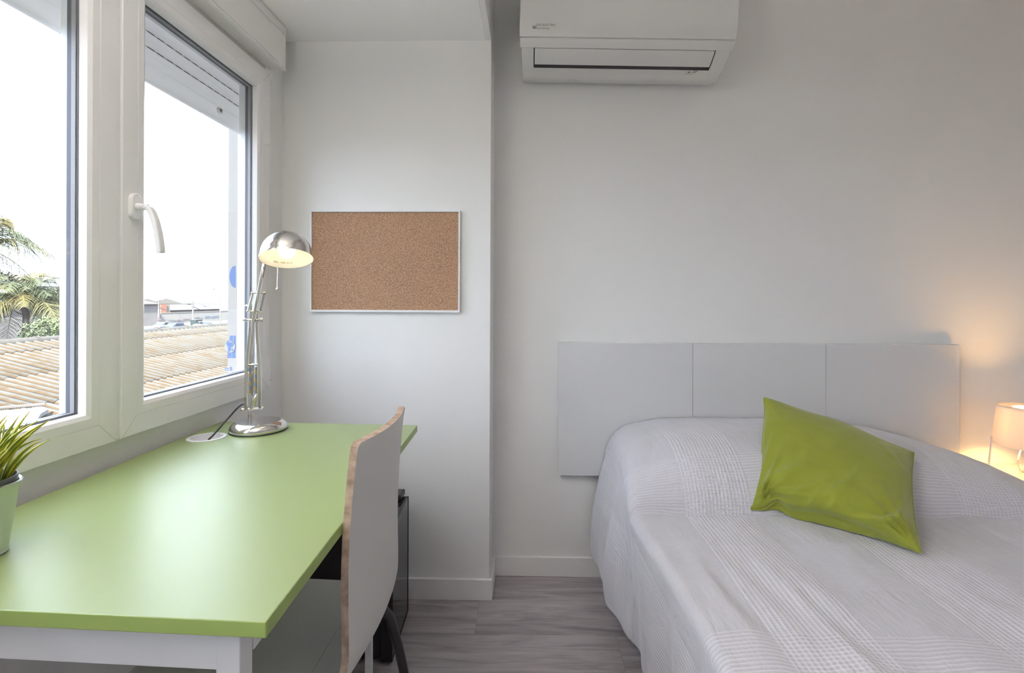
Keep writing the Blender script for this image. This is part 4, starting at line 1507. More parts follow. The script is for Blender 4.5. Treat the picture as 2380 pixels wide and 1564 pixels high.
# arc length along the bed at mid width
vl = [0.0]
for a, b in zip(vy[:-1], vy[1:]):
    vl.append(vl[-1] + math.hypot(b - a, (top_h(0.8, b) - top_h(0.8, a))))
vl = np.array(vl)
v_at = np.interp(1.533, vy, vl)
rows = []
uvr = []
for j, y in enumerate(vy):
    ex_ = edge_x(y)
    hx = hem_x(y)
    col, uc = [], []
    pw = pill(y)
    # left drape, hem to edge
    rad = 0.028 + 0.11 * pw
    zt0 = top_h(ex_ + rad, y)
    zd = 0.128 + 0.012 * math.sin(y * 7.0) + 0.004 * math.sin(y * 31)
    if y > 1.87:
        zd += (y - 1.87) * 0.05
    zedge = zt0 - rad
    drop = zedge - zd
    for i in range(nS):
        f = i / (nS - 1)
        z = zd + drop * f
        xl = hx + (ex_ - hx) * (f ** (1.0 + 0.9 * pw))
        # hanging folds, deeper towards the hem
        am = (1 - f) ** 0.8
        fold = 0.010 * am * math.sin(y * 16 + 1.1 + 1.5 * math.sin(y * 5)) + 0.004 * am * math.sin(y * 43)
        near = math.exp(-((y - 1.70) / 0.07) ** 2)
        fold += -0.032 * near * math.sin(math.pi * min(1, f * 1.25 + 0.1)) * (1 - f * 0.4)
        dip = math.exp(-((y - 1.575) / 0.04) ** 2)
        fold += 0.016 * dip * math.sin(math.pi * f) 
        col.append((xl + fold, y, z))
        uc.append(ex_ + rad - (rad * 1.57) - (drop * (1 - f)))
    # rounded edge
    nR_ = 12
    for i in range(1, nR_ + 1):
        an = (math.pi / 2) * i / nR_
        col.append((ex_ + rad * (1 - math.cos(an)), y, zedge + rad * math.sin(an) * (1) ))
        uc.append(ex_ + rad - rad * 1.57 + rad * an)
    x0t = ex_ + rad
    zc0 = top_h(x0t, y) - (zedge + rad)
    xe = BX1 - 0.03
    for i in range(1, nT):
        f = i / (nT - 1)
        x = x0t + (xe - x0t) * f
        z = top_h(x, y)
        bl = math.exp(-((x - x0t) / 0.05))
        z -= zc0 * bl
        flat = 1 - pw
        # shallow creases running along the bed
        z += 0.00798 * flat * math.exp(-((x - 0.47 - 0.10 * (1.2 - y)) / 0.035) ** 2) * math.exp(-((y - 1.12) / 0.17) ** 2)
        z += 0.00684 * flat * math.exp(-((x - 0.55 - 0.12 * (1.2 - y)) / 0.02) ** 2) * math.exp(-((y - 1.08) / 0.20) ** 2)
        z += 0.00665 * flat * math.exp(-((x - 0.40 - 0.05 * (1.2 - y)) / 0.022) ** 2) * math.exp(-((y - 1.15) / 0.22) ** 2)
        fi = 1 - math.exp(-((x - x0t) / 0.05))
        z += fi * (0.010 * flat * noise.noise(V(x * 10 + y * 2, y * 3.5, 3.3)) + 0.0018 * noise.noise(V(x * 34, y * 12, 1.3)))
        col.append((x, y, z))
        uc.append(x)
    # right edge and drape
    zre = top_h(xe, y)
    for i in range(1, 11):
        an = (math.pi / 2) * i / 10
        col.append((xe + 0.03 * math.sin(an), y, zre - 0.03 * (1 - math.cos(an))))
        uc.append(xe + 0.03 * an)
    for i in range(1, 26):
        f = i / 25
        z = zre - 0.03 - (zre - 0.03 - 0.13) * f
        col.append((xe + 0.03 + 0.012 * f * math.sin(y * 15), y, z))
        uc.append(xe + 0.047 + (zre - 0.16) * f)
    rows.append(col)
    uvr.append([(u_, vl[j] - v_at) for u_ in uc])
PG = np.array(rows).transpose(1, 0, 2)
UG = np.array(uvr).transpose(1, 0, 2)
# rib bands: v = 0 starts where the flat top meets the pillow
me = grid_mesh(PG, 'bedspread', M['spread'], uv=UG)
bs = bpy.data.objects.new('bedspread', me)
C.objects.link(bs)
sol = bs.modifiers.new('thick', 'SOLIDIFY')
sol.thickness = 0.0025
sol.offset = -1
tag(bs, 'white cotton bedspread with ribbed squares draped over the bed', 'bedspread')

# ------------------------------------------------------------------ green cushion
BL, BR_, TR, TL = px(1747, 1186, Z=Z0 + 0.012), px(2140, 1286, Z=Z0 + 0.010), px(2124, 1052, Z=0.668), px(1776, 926, Z=0.800)
cen = (BL + BR_ + TR + TL) / 4
nrm = ((BR_ - BL).cross(TL - BL)).normalized()
if nrm.y > 0:
    nrm = -nrm
N_ = 72
def cush(side):
    G = np.zeros((N_, N_, 3))
    for i in range(N_):
        s = -1 + 2 * i / (N_ - 1)
        for j in range(N_):
            t = -1 + 2 * j / (N_ - 1)
            # pinch the middles of the edges inwards
            pin = 0.055
            s2 = s * (1 - pin * (1 - t * t) * abs(s) ** 3)
            k_bot = 0.22 if t < 0 else -0.075
            t2 = t * (1 - k_bot * (1 - s * s) * abs(t) ** 3)
            a, b = (s2 + 1) / 2, (t2 + 1) / 2
            p = (BL * (1 - a) + BR_ * a) * (1 - b) + (TL * (1 - a) + TR * a) * b
            e = (max(0, 1 - abs(s) ** 3.0) ** 0.62) * (max(0, 1 - abs(t) ** 3.0) ** 0.62)
            th = 0.066 * e
            bd = min(1 - abs(s), 1 - abs(t))
            flange = min(1, bd / 0.045)
            wr = 0.0
            # creases running in from the lower corners
            for (cs, ct, ang, am, wd) in ((-0.72, -0.55, 0.75, 0.010, 0.085), (-0.45, -0.30, 0.62, 0.005, 0.10), (0.55, -0.80, 0.55, 0.010, 0.07), (0.78, -0.62, 1.0, 0.011, 0.06), (-0.86, -0.1, 1.35, 0.008, 0.06), (0.1, -0.45, 1.0, 0.005, 0.05), (-0.2, -0.85, 1.2, 0.007, 0.05), (0.3, -0.15, 1.2, 0.003, 0.04), (-0.62, -0.72, 0.35, 0.009, 0.05), (-0.80, -0.45, 1.15, 0.008, 0.04), (0.70, -0.90, 0.25, 0.009, 0.05), (0.86, -0.35, 1.45, 0.006, 0.05), (0.78, 0.55, -1.0, 0.005, 0.05), (-0.3, -0.6, 0.85, 0.005, 0.035), (0.05, -0.8, 1.35, 0.004, 0.035)):
                dx, dy = s - cs, t - ct
                al = dx * math.cos(ang) + dy * math.sin(ang)
                pe = -dx * math.sin(ang) + dy * math.cos(ang)
                wr += am * math.exp(-(pe / wd) ** 2) * math.exp(-(al / 0.32) ** 2)
                wr -= am * 0.35 * math.exp(-((pe - wd * 1.5) / wd) ** 2) * math.exp(-(al / 0.3) ** 2)
            for (cs, ct, kk, ph, am, rr_) in ((-0.93, -0.93, 15.0, 0.6, 0.034, 0.46), (0.97, -0.97, 15.0, 1.3, 0.030, 0.40), (-0.95, 0.95, 13.0, 0.2, 0.007, 0.28), (0.95, 0.95, 13.0, 0.9, 0.009, 0.30)):
                dx, dy = s - cs, t - ct
                rad_ = math.hypot(dx, dy)
                fi_ = math.atan2(dy, dx)
                q_ = math.sin(kk * fi_ * 0.5 + ph + 1.6 * noise.noise(V(dx * 1.3, dy * 1.3, 7.0 + kk + cs)))
                wr += am * ((1 - abs(q_)) ** 1.6 - 0.35) * min(1, rad_ / 0.18) * math.exp(-(rad_ / rr_) ** 1.5)
            wr += 0.0035 * noise.noise(V(s * 3.1, t * 3.1, 2.0 + side)) + 0.0012 * noise.noise(V(s * 9, t * 9, 5.0))
            up_ = (TL - BL).normalized()
            if side < 0 and t < 0:
                p = p - up_ * (0.055 * e * (-t) ** 0.5)
            off = side * (th * (1.0 if side > 0 else 0.82) + wr * min(1, bd * 6) + 0.0012)
            # the seam itself waves
            wave = 0.006 * math.sin(5.5 * s + 1.0) * max(0, abs(t)) ** 6 + 0.007 * math.sin(6.0 * t) * abs(s) ** 6
            wave -= 0.010 * math.exp(-((s + 0.86) / 0.10) ** 2) * (max(0, -t)) ** 5
            p = p + nrm * (off + wave)
            # notch by the lower left ear
            lift = 0.022 * math.exp(-((s + 0.66) / 0.13) ** 2) * max(0, -t) ** 4
            p = p + (TL - BL).normalized() * lift
            lo = Z0 + 0.0045
            G[i, j] = (p.x, p.y, max(p.z, lo))
    return G


GF, GB = cush(1), cush(-1)
def to_mesh(Gf, Gb, name, mt):
    nf = Gf.shape[0]
    vs = Gf.reshape(-1, 3).tolist() + Gb.reshape(-1, 3).tolist()
    N = nf * nf
    fs = []
    for i in range(nf - 1):
        for j in range(nf - 1):
            a = i * nf + j
            fs.append((a, a + nf, a + nf + 1, a + 1))
            fs.append((N + a, N + a + 1, N + a + nf + 1, N + a + nf))
    bord = [(i * nf, (i + 1) * nf) for i in range(nf - 1)] + [((nf - 1) * nf + j, (nf - 1) * nf + j + 1) for j in range(nf - 1)] + [((i + 1) * nf + nf - 1, i * nf + nf - 1) for i in range(nf - 1)] + [(j + 1, j) for j in range(nf - 1)]
    for a, b in bord:
        fs.append((a, N + a, N + b, b))
    me = bpy.data.meshes.new(name)
    me.from_pydata(vs, [], fs)
    me.materials.append(mt)
    bm = bmesh.new(); bm.from_mesh(me)
    bmesh.ops.recalc_face_normals(bm, faces=bm.faces)
    bm.to_mesh(me); bm.free()
    for p in me.polygons:
        p.use_smooth = True
    return me
cu = bpy.data.objects.new('cushion', to_mesh(GF, GB, 'cushion', M['cushion']))
C.objects.link(cu)
tag(cu, 'olive green cotton cushion leaning at a slant on the white bedspread', 'cushion')
# piped seam along the border
seam = MB()
bpts = [GF[i, 0] * 0.5 + GB[i, 0] * 0.5 for i in range(N_)] + [GF[-1, j] * 0.5 + GB[-1, j] * 0.5 for j in range(1, N_)] + [GF[i, -1] * 0.5 + GB[i, -1] * 0.5 for i in range(N_ - 2, -1, -1)] + [GF[0, j] * 0.5 + GB[0, j] * 0.5 for j in range(N_ - 2, 0, -1)]
seam.tube([Vector(p) for p in bpts] + [Vector(bpts[0])], 0.0026, 6)
sm = seam.build('seam', M['cushion'], cu, smooth=True)

# ------------------------------------------------------------------ nightstand and bedside lamp
ZN = px(2300, 1076.5, Y=Y1 - 0.001).z
ns = thing('nightstand', (1.93, 1.93, 0), 'white nightstand right of the bed below the lit lamp', 'nightstand')
nx0, nx1, ny0, ny1 = 1.705, 2.17, 1.70, Y1 - 0.001
MB().box(nx0, nx1, ny0, ny1, ZN - 0.018, ZN).build('top', M['nightstand'], ns, bevel=0.0015)
MB().box(nx0 + 0.006, nx1 - 0.006, ny0 + 0.01, ny1 - 0.004, 0.06, ZN - 0.0185).build('body', M['nightstand'], ns, bevel=0.001)
for k in range(2):
    z0 = 0.065 + k * (ZN - 0.09) / 2
    d = MB().box(nx0 + 0.008, nx1 - 0.008, ny0 - 0.008, ny0 + 0.0095, z0, z0 + (ZN - 0.09) / 2 - 0.004).build('drawer', M['nightstand'], ns, bevel=0.001)
    MB().sphere(V((nx0 + nx1) / 2, ny0 - 0.016, z0 + 0.1), 0.010, 14, 8).build('knob', M['white_metal'], d, smooth=True)
for (a, b) in ((nx0 + 0.03, ny0 + 0.03), (nx1 - 0.03, ny0 + 0.03), (nx0 + 0.03, ny1 - 0.04), (nx1 - 0.03, ny1 - 0.04)):
    MB().tube([V(a, b, 0.0005), V(a, b, 0.061)], 0.012, 10).build('leg', M['white_metal'], ns)

YB = 1.93
LXc = px(2392, 980, Y=YB).x
LR = 0.098
zts, zbs = px(2402, 945, Y=YB).z, px(2402, 1036, Y=YB).z
bl_ = thing('bedside_lamp', (LXc, YB, ZN), 'lit bedside lamp with a white drum shade on splayed legs on the nightstand', 'lamp')
MB().lathe([(LR * 0.86, 0), (LR * 0.86 - 0.0005, 0.001), (LR * 0.86 + 0.0, 0.001)], origin=(LXc, YB, zts - 0.001), seg=4)
H_ = zts - zbs
RT, RBm = LR * 0.90, LR * 1.05
sh_o = MB()
sh_o.lathe([(RBm - 0.002, 0), (RBm, 0), (RBm, 0.001), (RT, H_), (RT - 0.002, H_), (RBm - 0.002, 0.001), (RBm - 0.002, 0)], origin=(LXc, YB, zbs), seg=64)
sh_o.build('drum_shade', M['shade'], bl_, smooth=True)
MB().lathe([(RT - 0.0022, -0.004), (0.046, -0.005), (0.046, -0.007), (RT - 0.0022, -0.0065)], origin=(LXc, YB, zts), seg=64).build('diffuser_ring', M['shade'], bl_, smooth=True)
M['bulb2'] = emit('lit_bulb_warm', (1.0, 0.56, 0.20), 165.0)
MB().sphere(V(LXc, YB, zbs + H_ * 0.52), 0.026, 20, 12).build('bulb', M['bulb2'], bl_, smooth=True)
MB().tube([V(LXc, YB, zbs + 0.0), V(LXc, YB, zbs + H_ * 0.38)], 0.015, 14).build('bulb_socket', M['white_metal'], bl_, smooth=True)
for k in range(3):
    an = R(158 + 120 * k)
    dx, dy = math.cos(an), math.sin(an)
    MB().bar([V(LXc + dx * (RBm + 0.0035), YB + dy * (RBm + 0.0035), zbs + 0.022), V(LXc + dx * (RBm + 0.004), YB + dy * (RBm + 0.004), zbs), V(LXc + dx * (RBm + 0.016), YB + dy * (RBm + 0.016), ZN + 0.001)], 0.010, 0.004, (-dy, dx, 0)).build('leg', M['white_metal'], bl_, bevel=0.0008)
    MB().tube([V(LXc, YB, zbs + 0.005), V(LXc + dx * RBm, YB + dy * RBm, zbs + 0.005)], 0.002, 6).build('spoke', M['white_metal'], bl_)
cc = px(2372, 1096, Z=ZN + 0.003)
lp_ = [V(LXc - 0.01, YB, zbs + 0.002), px(2372, 1048, Y=YB - 0.01), px(2366, 1075, Y=YB - 0.03)]
lp_ += [V(cc.x + 0.018 * math.cos(a) + 0.02, cc.y + 0.018 * math.sin(a), ZN + 0.004 + 0.0012 * i_) for i_, a in enumerate(np.linspace(R(180), R(180 + 600), 16))]
lp_ += [V(LXc + 0.03, YB + 0.05, ZN + 0.005), V(2.12, YB + 0.13, ZN + 0.005)]
MB().tube(smooth_path(lp_, 5), 0.0024, 8).build('power_cable', M['cream'], bl_, smooth=True)

# ------------------------------------------------------------------ added ceiling fill light (out of view, on the main ceiling)
cl = thing('added_ceiling_light', (1.1, 0.35, ZT), 'added unseen round fill light on the ceiling above the foot of the bed', 'lamp')
M['ceil_em'] = emit('fill_diffuser', (1.0, 0.87, 0.70), 0.6)
MB().lathe([(0.0001, -0.06), (0.12, -0.055), (0.17, -0.03), (0.18, -0.008)], origin=(1.1, 0.35, ZT), seg=40).build('diffuser', M['ceil_em'], cl, smooth=True)
MB().lathe([(0.185, -0.012), (0.188, -0.0005), (0.001, -0.0005)], origin=(1.1, 0.35, ZT), seg=40).build('rim', M['white_metal'], cl, smooth=True)

# added unseen uplighter beside the camera, fills the bay off its ceiling
ul = thing('added_uplighter', (-0.72, 0.12, 0), 'added unseen floor uplighter behind the end of the desk to fill the bay', 'lamp')
M['up_em'] = emit('fill_emitter', (1.0, 0.92, 0.85), 230.0)
MB().lathe([(0.001, 0.0005), (0.13, 0.0005), (0.135, 0.006), (0.13, 0.02), (0.001, 0.024)], origin=(-0.72, 0.12, 0), seg=40).build('base', M['white_metal'], ul, smooth=True)
MB().tube([V(-0.72, 0.12, 0.02), V(-0.72, 0.12, 1.56)], 0.012, 14).build('pole', M['white_metal'], ul, smooth=True)
MB().lathe([(0.001, 1.555), (0.03, 1.557), (0.11, 1.60), (0.155, 1.655), (0.158, 1.655), (0.152, 1.652), (0.108, 1.604), (0.03, 1.562), (0.001, 1.560)], origin=(-0.72, 0.12, 0), seg=40).build('bowl', M['white_metal'], ul, smooth=True)
MB().lathe([(0.001, 1.606), (0.10, 1.606), (0.10, 1.602), (0.001, 1.602)], origin=(-0.72, 0.12, 0), seg=32).build('bulb', M['up_em'], ul)

# ================================================================== OUTSIDE
XRg, ZRg, SL = -10.0, HC - 0.083 * 10.0, 0.23
GZ = -4.5
struct(MB().box(-700, XO - 0.3, -60, 900, GZ - 0.2, GZ).build('ground', M['asphalt']))
# corrugated roof
XE = -5.9
ZE = ZRg - SL * (XE - XRg)
rf = thing('low_building', (-8, 11, GZ), 'low building below the window with lichen and rib shade painted on its corrugated roof', 'building')
PIT, AMP = 0.177, 0.026
ncor = 5
wsh = PIT * ncor
# a sheet in local coordinates: x down the slope, y across
def sheet_mesh(ln):
    ny_ = ncor * 8 + 3
    vs, fs = [], []
    for i, xx in enumerate((0.0, ln)):
        for j in range(ny_):
            yy = j * PIT / 8
            vs.append((xx, yy, AMP * math.cos(2 * math.pi * j / 8)))
    for j in range(ny_ - 1):
        fs.append((j, j + ny_, j + ny_ + 1, j + 1))
    # thickness edge at the low end
    o = len(vs)
    for j in range(ny_):
        yy = j * PIT / 8
        vs.append((ln, yy, AMP * math.cos(2 * math.pi * j / 8) - 0.016))
    for j in range(ny_ - 1):
        fs.append((ny_ + j, o + j, o + j + 1, ny_ + j + 1))
    me = bpy.data.meshes.new('roof_sheet')
    me.from_pydata(vs, [], fs)
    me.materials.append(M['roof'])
    for p in me.polygons:
        p.use_smooth = p.index < ny_ - 1
    return me
slope_len = math.hypot(XE - XRg, ZE - ZRg)
rows_ = [(0.10, 0.55), (0.50, 1.32), (1.67, 1.32), (2.84, slope_len - 2.84)]
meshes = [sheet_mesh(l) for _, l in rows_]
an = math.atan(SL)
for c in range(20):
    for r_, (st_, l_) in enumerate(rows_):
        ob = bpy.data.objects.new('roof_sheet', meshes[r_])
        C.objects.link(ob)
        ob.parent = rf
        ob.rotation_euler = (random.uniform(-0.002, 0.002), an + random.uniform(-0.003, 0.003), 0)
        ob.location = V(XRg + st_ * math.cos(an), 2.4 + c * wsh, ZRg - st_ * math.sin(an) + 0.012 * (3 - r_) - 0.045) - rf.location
# ridge caps
for c in range(16):
    y0 = 2.3 + c * 1.12
    prf = [(0.115 - 0.0, 0.0), (0.12, 1.10)]
    m = MB()
    seg = 12
    vs, fs = [], []
    for (yy, rr) in ((y0, 0.125), (y0 + 1.10, 0.125), (y0 + 1.10, 0.150), (y0 + 1.16, 0.150), (y0 + 1.16, 0.12)):
        for k in range(seg + 1):
            a = math.pi * k / seg
            vs.append((XRg + rr * math.cos(a), yy, ZRg - 0.055 + rr * 0.8 * math.sin(a)))
    for i in range(4):
        for k in range(seg):
            q = i * (seg + 1) + k
            fs.append((q, q + 1, q + seg + 2, q + seg + 1))
    m.add(vs, fs)
    m.build('ridge_cap', M['ridge'], rf, smooth=True)
# back slope and walls
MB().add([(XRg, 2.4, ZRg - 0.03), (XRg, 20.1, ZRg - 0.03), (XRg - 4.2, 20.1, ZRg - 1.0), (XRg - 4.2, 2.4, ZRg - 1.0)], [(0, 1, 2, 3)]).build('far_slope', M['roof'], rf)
MB().box(XRg - 4.0, XE - 0.15, 2.6, 19.9, GZ, ZE - 0.12).build('wall', M['concretewall'], rf)
MB().prism([(XRg - 4.0, 19.8, ZE - 0.12), (XE - 0.15, 19.8, ZE - 0.12), (XRg, 19.8, ZRg - 0.1)], (0, 0.1, 0)).build('gable', M['concretewall'], rf)
MB().prism([(XRg - 4.0, 2.6, ZE - 0.12), (XE - 0.15, 2.6, ZE - 0.12), (XRg, 2.6, ZRg - 0.1)], (0, 0.1, 0)).build('gable', M['concretewall'], rf)
# white render ledge lying over the low near part of the roof
def on_roof(x, y):
    r_ = (y - 697 + 0.004 * (1240 - x)) / (1240 - x)
    Xr = 3.13 / (r_ + SL) 
    Xp = -Xr
    return px(x, y, X=Xp) + V(0, 0, 0.0)
lg = [on_roof(-230, 1010), on_roof(-100, 983), on_roof(0, 969), on_roof(60, 963), on_roof(98, 959), on_roof(112, 965), on_roof(95, 975), on_roof(60, 1030), on_roof(-230, 1080)]
lg = [V(p.x, p.y, ZRg - SL * (p.x - XRg) + 0.03) for p in lg]
tag(MB().prism(lg, (0, 0, 0.05)).build('render_ledge', M['mortar']), 'white render ledge over the corrugated roof at the lower left pane', 'ledge')
ev = MB()
for i in range(46):
    f = i / 45
    p = on_roof(-10 + 112 * f, 968 - 10 * f)
    p.z = ZRg - SL * (p.x - XRg) + 0.1 + 0.012 * (i % 2)
    ev.sphere(p, 0.018, 6, 4)
tag(ev.build('gravel_strip', M['trunk']), 'dark crumbled edge along the white ledge on the roof', 'debris', kind='stuff')

# street wall with graffiti
XWl = -81.0
wl = thing('street_wall', (XWl, 130, GZ), 'long pale concrete wall with graffiti across the street', 'wall')
wt = HC - 0.0405 * 81
y_a, y_b = px(373, 740, X=XWl).y, px(545, 740, X=XWl).y
n_ = 14
for k in range(n_):
    a = y_a + (y_b + 60 - y_a) * k / n_
    b = y_a + (y_b + 60 - y_a) * (k + 1) / n_
    MB().box(XWl - 0.3, XWl, a + 0.03, b - 0.03, GZ, wt).build('wall_panel', M['concretewall'], wl)
MB().box(XWl - 0.35, XWl + 0.06, y_a, y_b + 60, wt, wt + 0.15).build('coping', M['creambuild'], wl)
random.seed(3)
for (x0, x1, yc, mt) in ((392, 424, 746, 'graf_grey'), (425, 441, 743, 'graf_red'), (453, 466, 740, 'graf_grey'), (476, 508, 737, 'graf_blue')):
    g = MB()
    x = x0
    while x < x1:
        hgt = random.uniform(4, 7)
        a = px(x, yc + hgt / 2 - random.uniform(0, 2), X=XWl + 0.05)
        b = px(x + random.uniform(1, 4), yc - hgt / 2, X=XWl + 0.05)
        c = px(x + 4, yc + random.uniform(-2, 2), X=XWl + 0.05)
        g.bar([a, b, c], 0.16, 0.02, (0, 1, 0.3))
        x += random.uniform(2.0, 4.0)
    g.build('graffiti_lettering', M[mt], wl)

# buildings
def house(label, x, y0, y1, h, depth, mt, rmt, roof=True, rise=1.2, z0=GZ, wins=0, cat='building'):
    t = thing('far_building', (x, (y0 + y1) / 2, z0), label, cat, None)
    MB().box(x - depth, x, y0, y1, z0, z0 + h).build('walls', M[mt], t)
    if roof:
        MB().prism([(x + 0.4, y0 - 0.3, z0 + h), (x - depth - 0.4, y0 - 0.3, z0 + h), (x - depth / 2, y0 - 0.3, z0 + h + rise)], (0, y1 - y0 + 0.6, 0)).build('roof', M[rmt], t)
    for k in range(wins):
        yy = y0 + (y1 - y0) * (k + 0.5) / wins
        wf = MB().box(x - 0.02, x + 0.06, yy - 0.6, yy + 0.6, z0 + h * 0.45, z0 + h * 0.75).build('window_frame', M['darkroof'], t)
        MB().box(x + 0.06, x + 0.08, yy - 0.5, yy + 0.5, z0 + h * 0.47, z0 + h * 0.73).build('window_pane', M['carglass'], wf)
    return t


ya, yb = px(300, 730, X=-79).y, px(372, 730, X=-79).y
bz = px(350, 708, X=-79).z
tg = house('grey street building with a dark eave behind the left utility pole', -79, ya - 60, yb, bz - GZ, 14, 'greybuild', 'whitebuild', rise=1.4)
MB().box(-79.1, -78.6, ya - 60, yb + 0.2, bz, bz + 0.22).build('eave', M['darkroof'], tg)
o1 = px(374, 707, X=-84), px(388, 728, X=-84)
house('orange brick building block beside the grey street building', -84, o1[0].y, o1[1].y, o1[0].z - GZ, 8, 'redbrick', 'redbrick', roof=False)
o2 = px(388, 708, X=-84.2), px(395, 728, X=-84.2)
house('narrow cream building block against the orange brick block', -84.2, o2[0].y + 0.05, o2[1].y, o2[0].z - GZ, 8, 'creambuild', 'creambuild', roof=False)
d1 = px(396, 723, X=-88), px(510, 721, X=-88)
house('long low warehouse with dark eaves behind the street wall', -88, d1[0].y, d1[1].y, px(450, 719.5, X=-88).z - GZ, 20, 'darkroof', 'farroof', rise=1.3)
for (x0, x1, yt, X, lb_, wn) in ((378, 402, 706, -190, 'pale gabled house on the horizon behind the brick block', 2), (402, 422, 708, -210, 'pale house with a grey window band on the horizon', 2), (424, 444, 706, -170, 'white gabled house on the horizon left of the middle pole', 1), (446, 480, 712, -230, 'low pale shed on the horizon right of the middle pole', 3), (482, 520, 711, -260, 'low pale shed on the horizon by the street light', 3)):
    a, b = px(x0, 720, X=X).y, px(x1, 720, X=X).y
    house(lb_, X, a, b, px((x0 + x1) / 2, yt, X=X).z - GZ, 16, 'whitebuild', 'farroof', rise=2.6, wins=wn)
random.seed(5)
hz_m = MB()
for k in range(60):
    xx = random.uniform(200, 560)
    p = px(xx, 709 + random.uniform(-3, 3), X=-420)
    s = random.uniform(2, 6)
    hz_m.box(p.x, p.x + 5, p.y - s * 1.6, p.y + s * 1.6, GZ, p.z + s * 0.25)
tag(hz_m.build('distant_town', M['farroof']), 'pale blurred distant town along the horizon line', 'town', kind='stuff')

# poles
def pole(label, x, yt, yb_, X, arm=True, lampa=False):
    a, b = px(x, yt, X=X), px(x, yb_, X=X)
    t = thing('street_light' if lampa else 'utility_pole', (X, b.y, GZ), label, 'street light' if lampa else 'pole', None)
    MB().tube([V(X, b.y, GZ), V(X, b.y, a.z)], [0.20, 0.13] if not lampa else [0.14, 0.08], 8).build('post', M['pole'], t)
    if arm and not lampa:
        for k in range(3):
            MB().bar([V(X, b.y - 0.6, a.z - 0.3 - k * 0.55), V(X, b.y + 0.6, a.z - 0.3 - k * 0.55)], 0.07, 0.07, (0, 0, 1)).build('cross_arm', M['pole'], t)
        MB().bar([V(X, b.y, a.z - 1.5), V(X, b.y + 2.2, a.z - 2.1)], 0.1, 0.16, (0, 0, 1)).build('bracket', M['pole'], t)
    if lampa:
        MB().bar([V(X, b.y, a.z), V(X, b.y - 2.2, a.z + 0.5)], 0.1, 0.1, (0, 0, 1)).build('lamp_arm', M['pole'], t)
        MB().box(X - 0.15, X + 0.15, b.y - 3.1, b.y - 2.2, a.z + 0.42, a.z + 0.6).build('lamp_head', M['pole'], t)
    return t


pole('left concrete utility pole in front of the orange brick block', 368.5, 697, 757, -74)
pole('middle concrete utility pole in front of the graffiti wall', 448.5, 697, 748, -74)
pole('tall thin street light beside the outer reveal board', 512, 678, 752, -72, lampa=True)
sgp = px(369, 743, X=-70)
sg = thing('no_entry_sign', (sgp.x, sgp.y, GZ), 'pale red round road sign at the left utility pole', 'road sign')
MB().tube([V(sgp.x, sgp.y, GZ), V(sgp.x, sgp.y, sgp.z + 0.3)], 0.05, 8).build('post', M['pole'], sg)
MB().lathe([(0.001, 0.03), (0.42, 0.03), (0.42, 0), (0.001, 0)], axis=(1, 0, 0), origin=sgp + V(0.08, 0, 0), seg=20).build('disc', M['signred'], sg)
MB().box(sgp.x + 0.115, sgp.x + 0.125, sgp.y - 0.3, sgp.y + 0.3, sgp.z - 0.08, sgp.z + 0.08).build('white_bar', M['carwhite'], sg)

# cars
def car(label, x, y, X, paint, ln=4.2, rot=0.0, hat=True):
    c = px(x, y, X=X)
    t = thing('car', (X, c.y, GZ), label, 'car', None)
    W2, L2 = 0.86, ln / 2
    def pr(pts, w0, w1, name, mt, par, zoff=0):
        m = MB()
        n = len(pts)
        vs = [(-w0, a, b) for a, b in pts] + [(w0, a, b) for a, b in pts]
        fs = [tuple(range(n)), tuple(reversed(range(n, 2 * n)))] + [(i, i + n, (i + 1) % n + n, (i + 1) % n) for i in range(n)]
        m.add(vs, fs)
        me_ = m.mesh(name, mt)
        bm_ = bmesh.new(); bm_.from_mesh(me_); bmesh.ops.recalc_face_normals(bm_, faces=bm_.faces); bm_.to_mesh(me_); bm_.free()
        o_ = bpy.data.objects.new(name, me_)
        C.objects.link(o_)
        o_.parent = par
        bv = o_.modifiers.new('bevel', 'BEVEL')
        bv.width = 0.07
        bv.segments = 2
        return o_
    bodyp = [(-L2, 0.28), (L2, 0.28), (L2 + 0.03, 0.55), (L2 - 0.05, 0.78), (L2 - 1.05, 0.92), (-L2 + 0.15, 0.95), (-L2 - 0.03, 0.7)]
    pr(bodyp, W2, W2, 'body', M[paint], t)
    cab = [(L2 - 1.1, 0.90), (L2 - 1.75, 1.40), (-L2 + 1.0, 1.44), (-L2 + 0.25, 0.92)]
    pr(cab, W2 - 0.12, W2 - 0.12, 'cabin_glass', M['carglass'], t)
    rfp = [(L2 - 1.66, 1.38), (L2 - 1.8, 1.44), (-L2 + 1.0, 1.48), (-L2 + 0.86, 1.38)]
    pr(rfp, W2 - 0.10, W2 - 0.10, 'roof', M[paint], t)
    for yy in (L2 - 1.42, 0.0, -L2 + 0.62):
        pp = [(yy - 0.05, 0.9), (yy + 0.05, 0.9), (yy + (-0.0 if yy == 0 else (-0.30 if yy > 0 else 0.35)) + 0.05, 1.42), (yy + (0.0 if yy == 0 else (-0.30 if yy > 0 else 0.35)) - 0.05, 1.42)]
        pr(pp, W2 - 0.10, W2 - 0.10, 'window_pillar', M[paint], t)
    for sx_ in (-1, 1):
        for yy in (L2 - 0.8, -L2 + 0.8):
            w_ = MB().lathe([(0.001, -0.1), (0.30, -0.1), (0.32, 0), (0.30, 0.1), (0.001, 0.1)], axis=(1, 0, 0), origin=(sx_ * (W2 - 0.08), yy, 0.32), seg=16)
            me_ = w_.mesh('wheel', M['tyre'])
            o_ = bpy.data.objects.new('wheel', me_)
            C.objects.link(o_)
            o_.parent = t
    t.rotation_euler = (0, 0, rot)
    return t


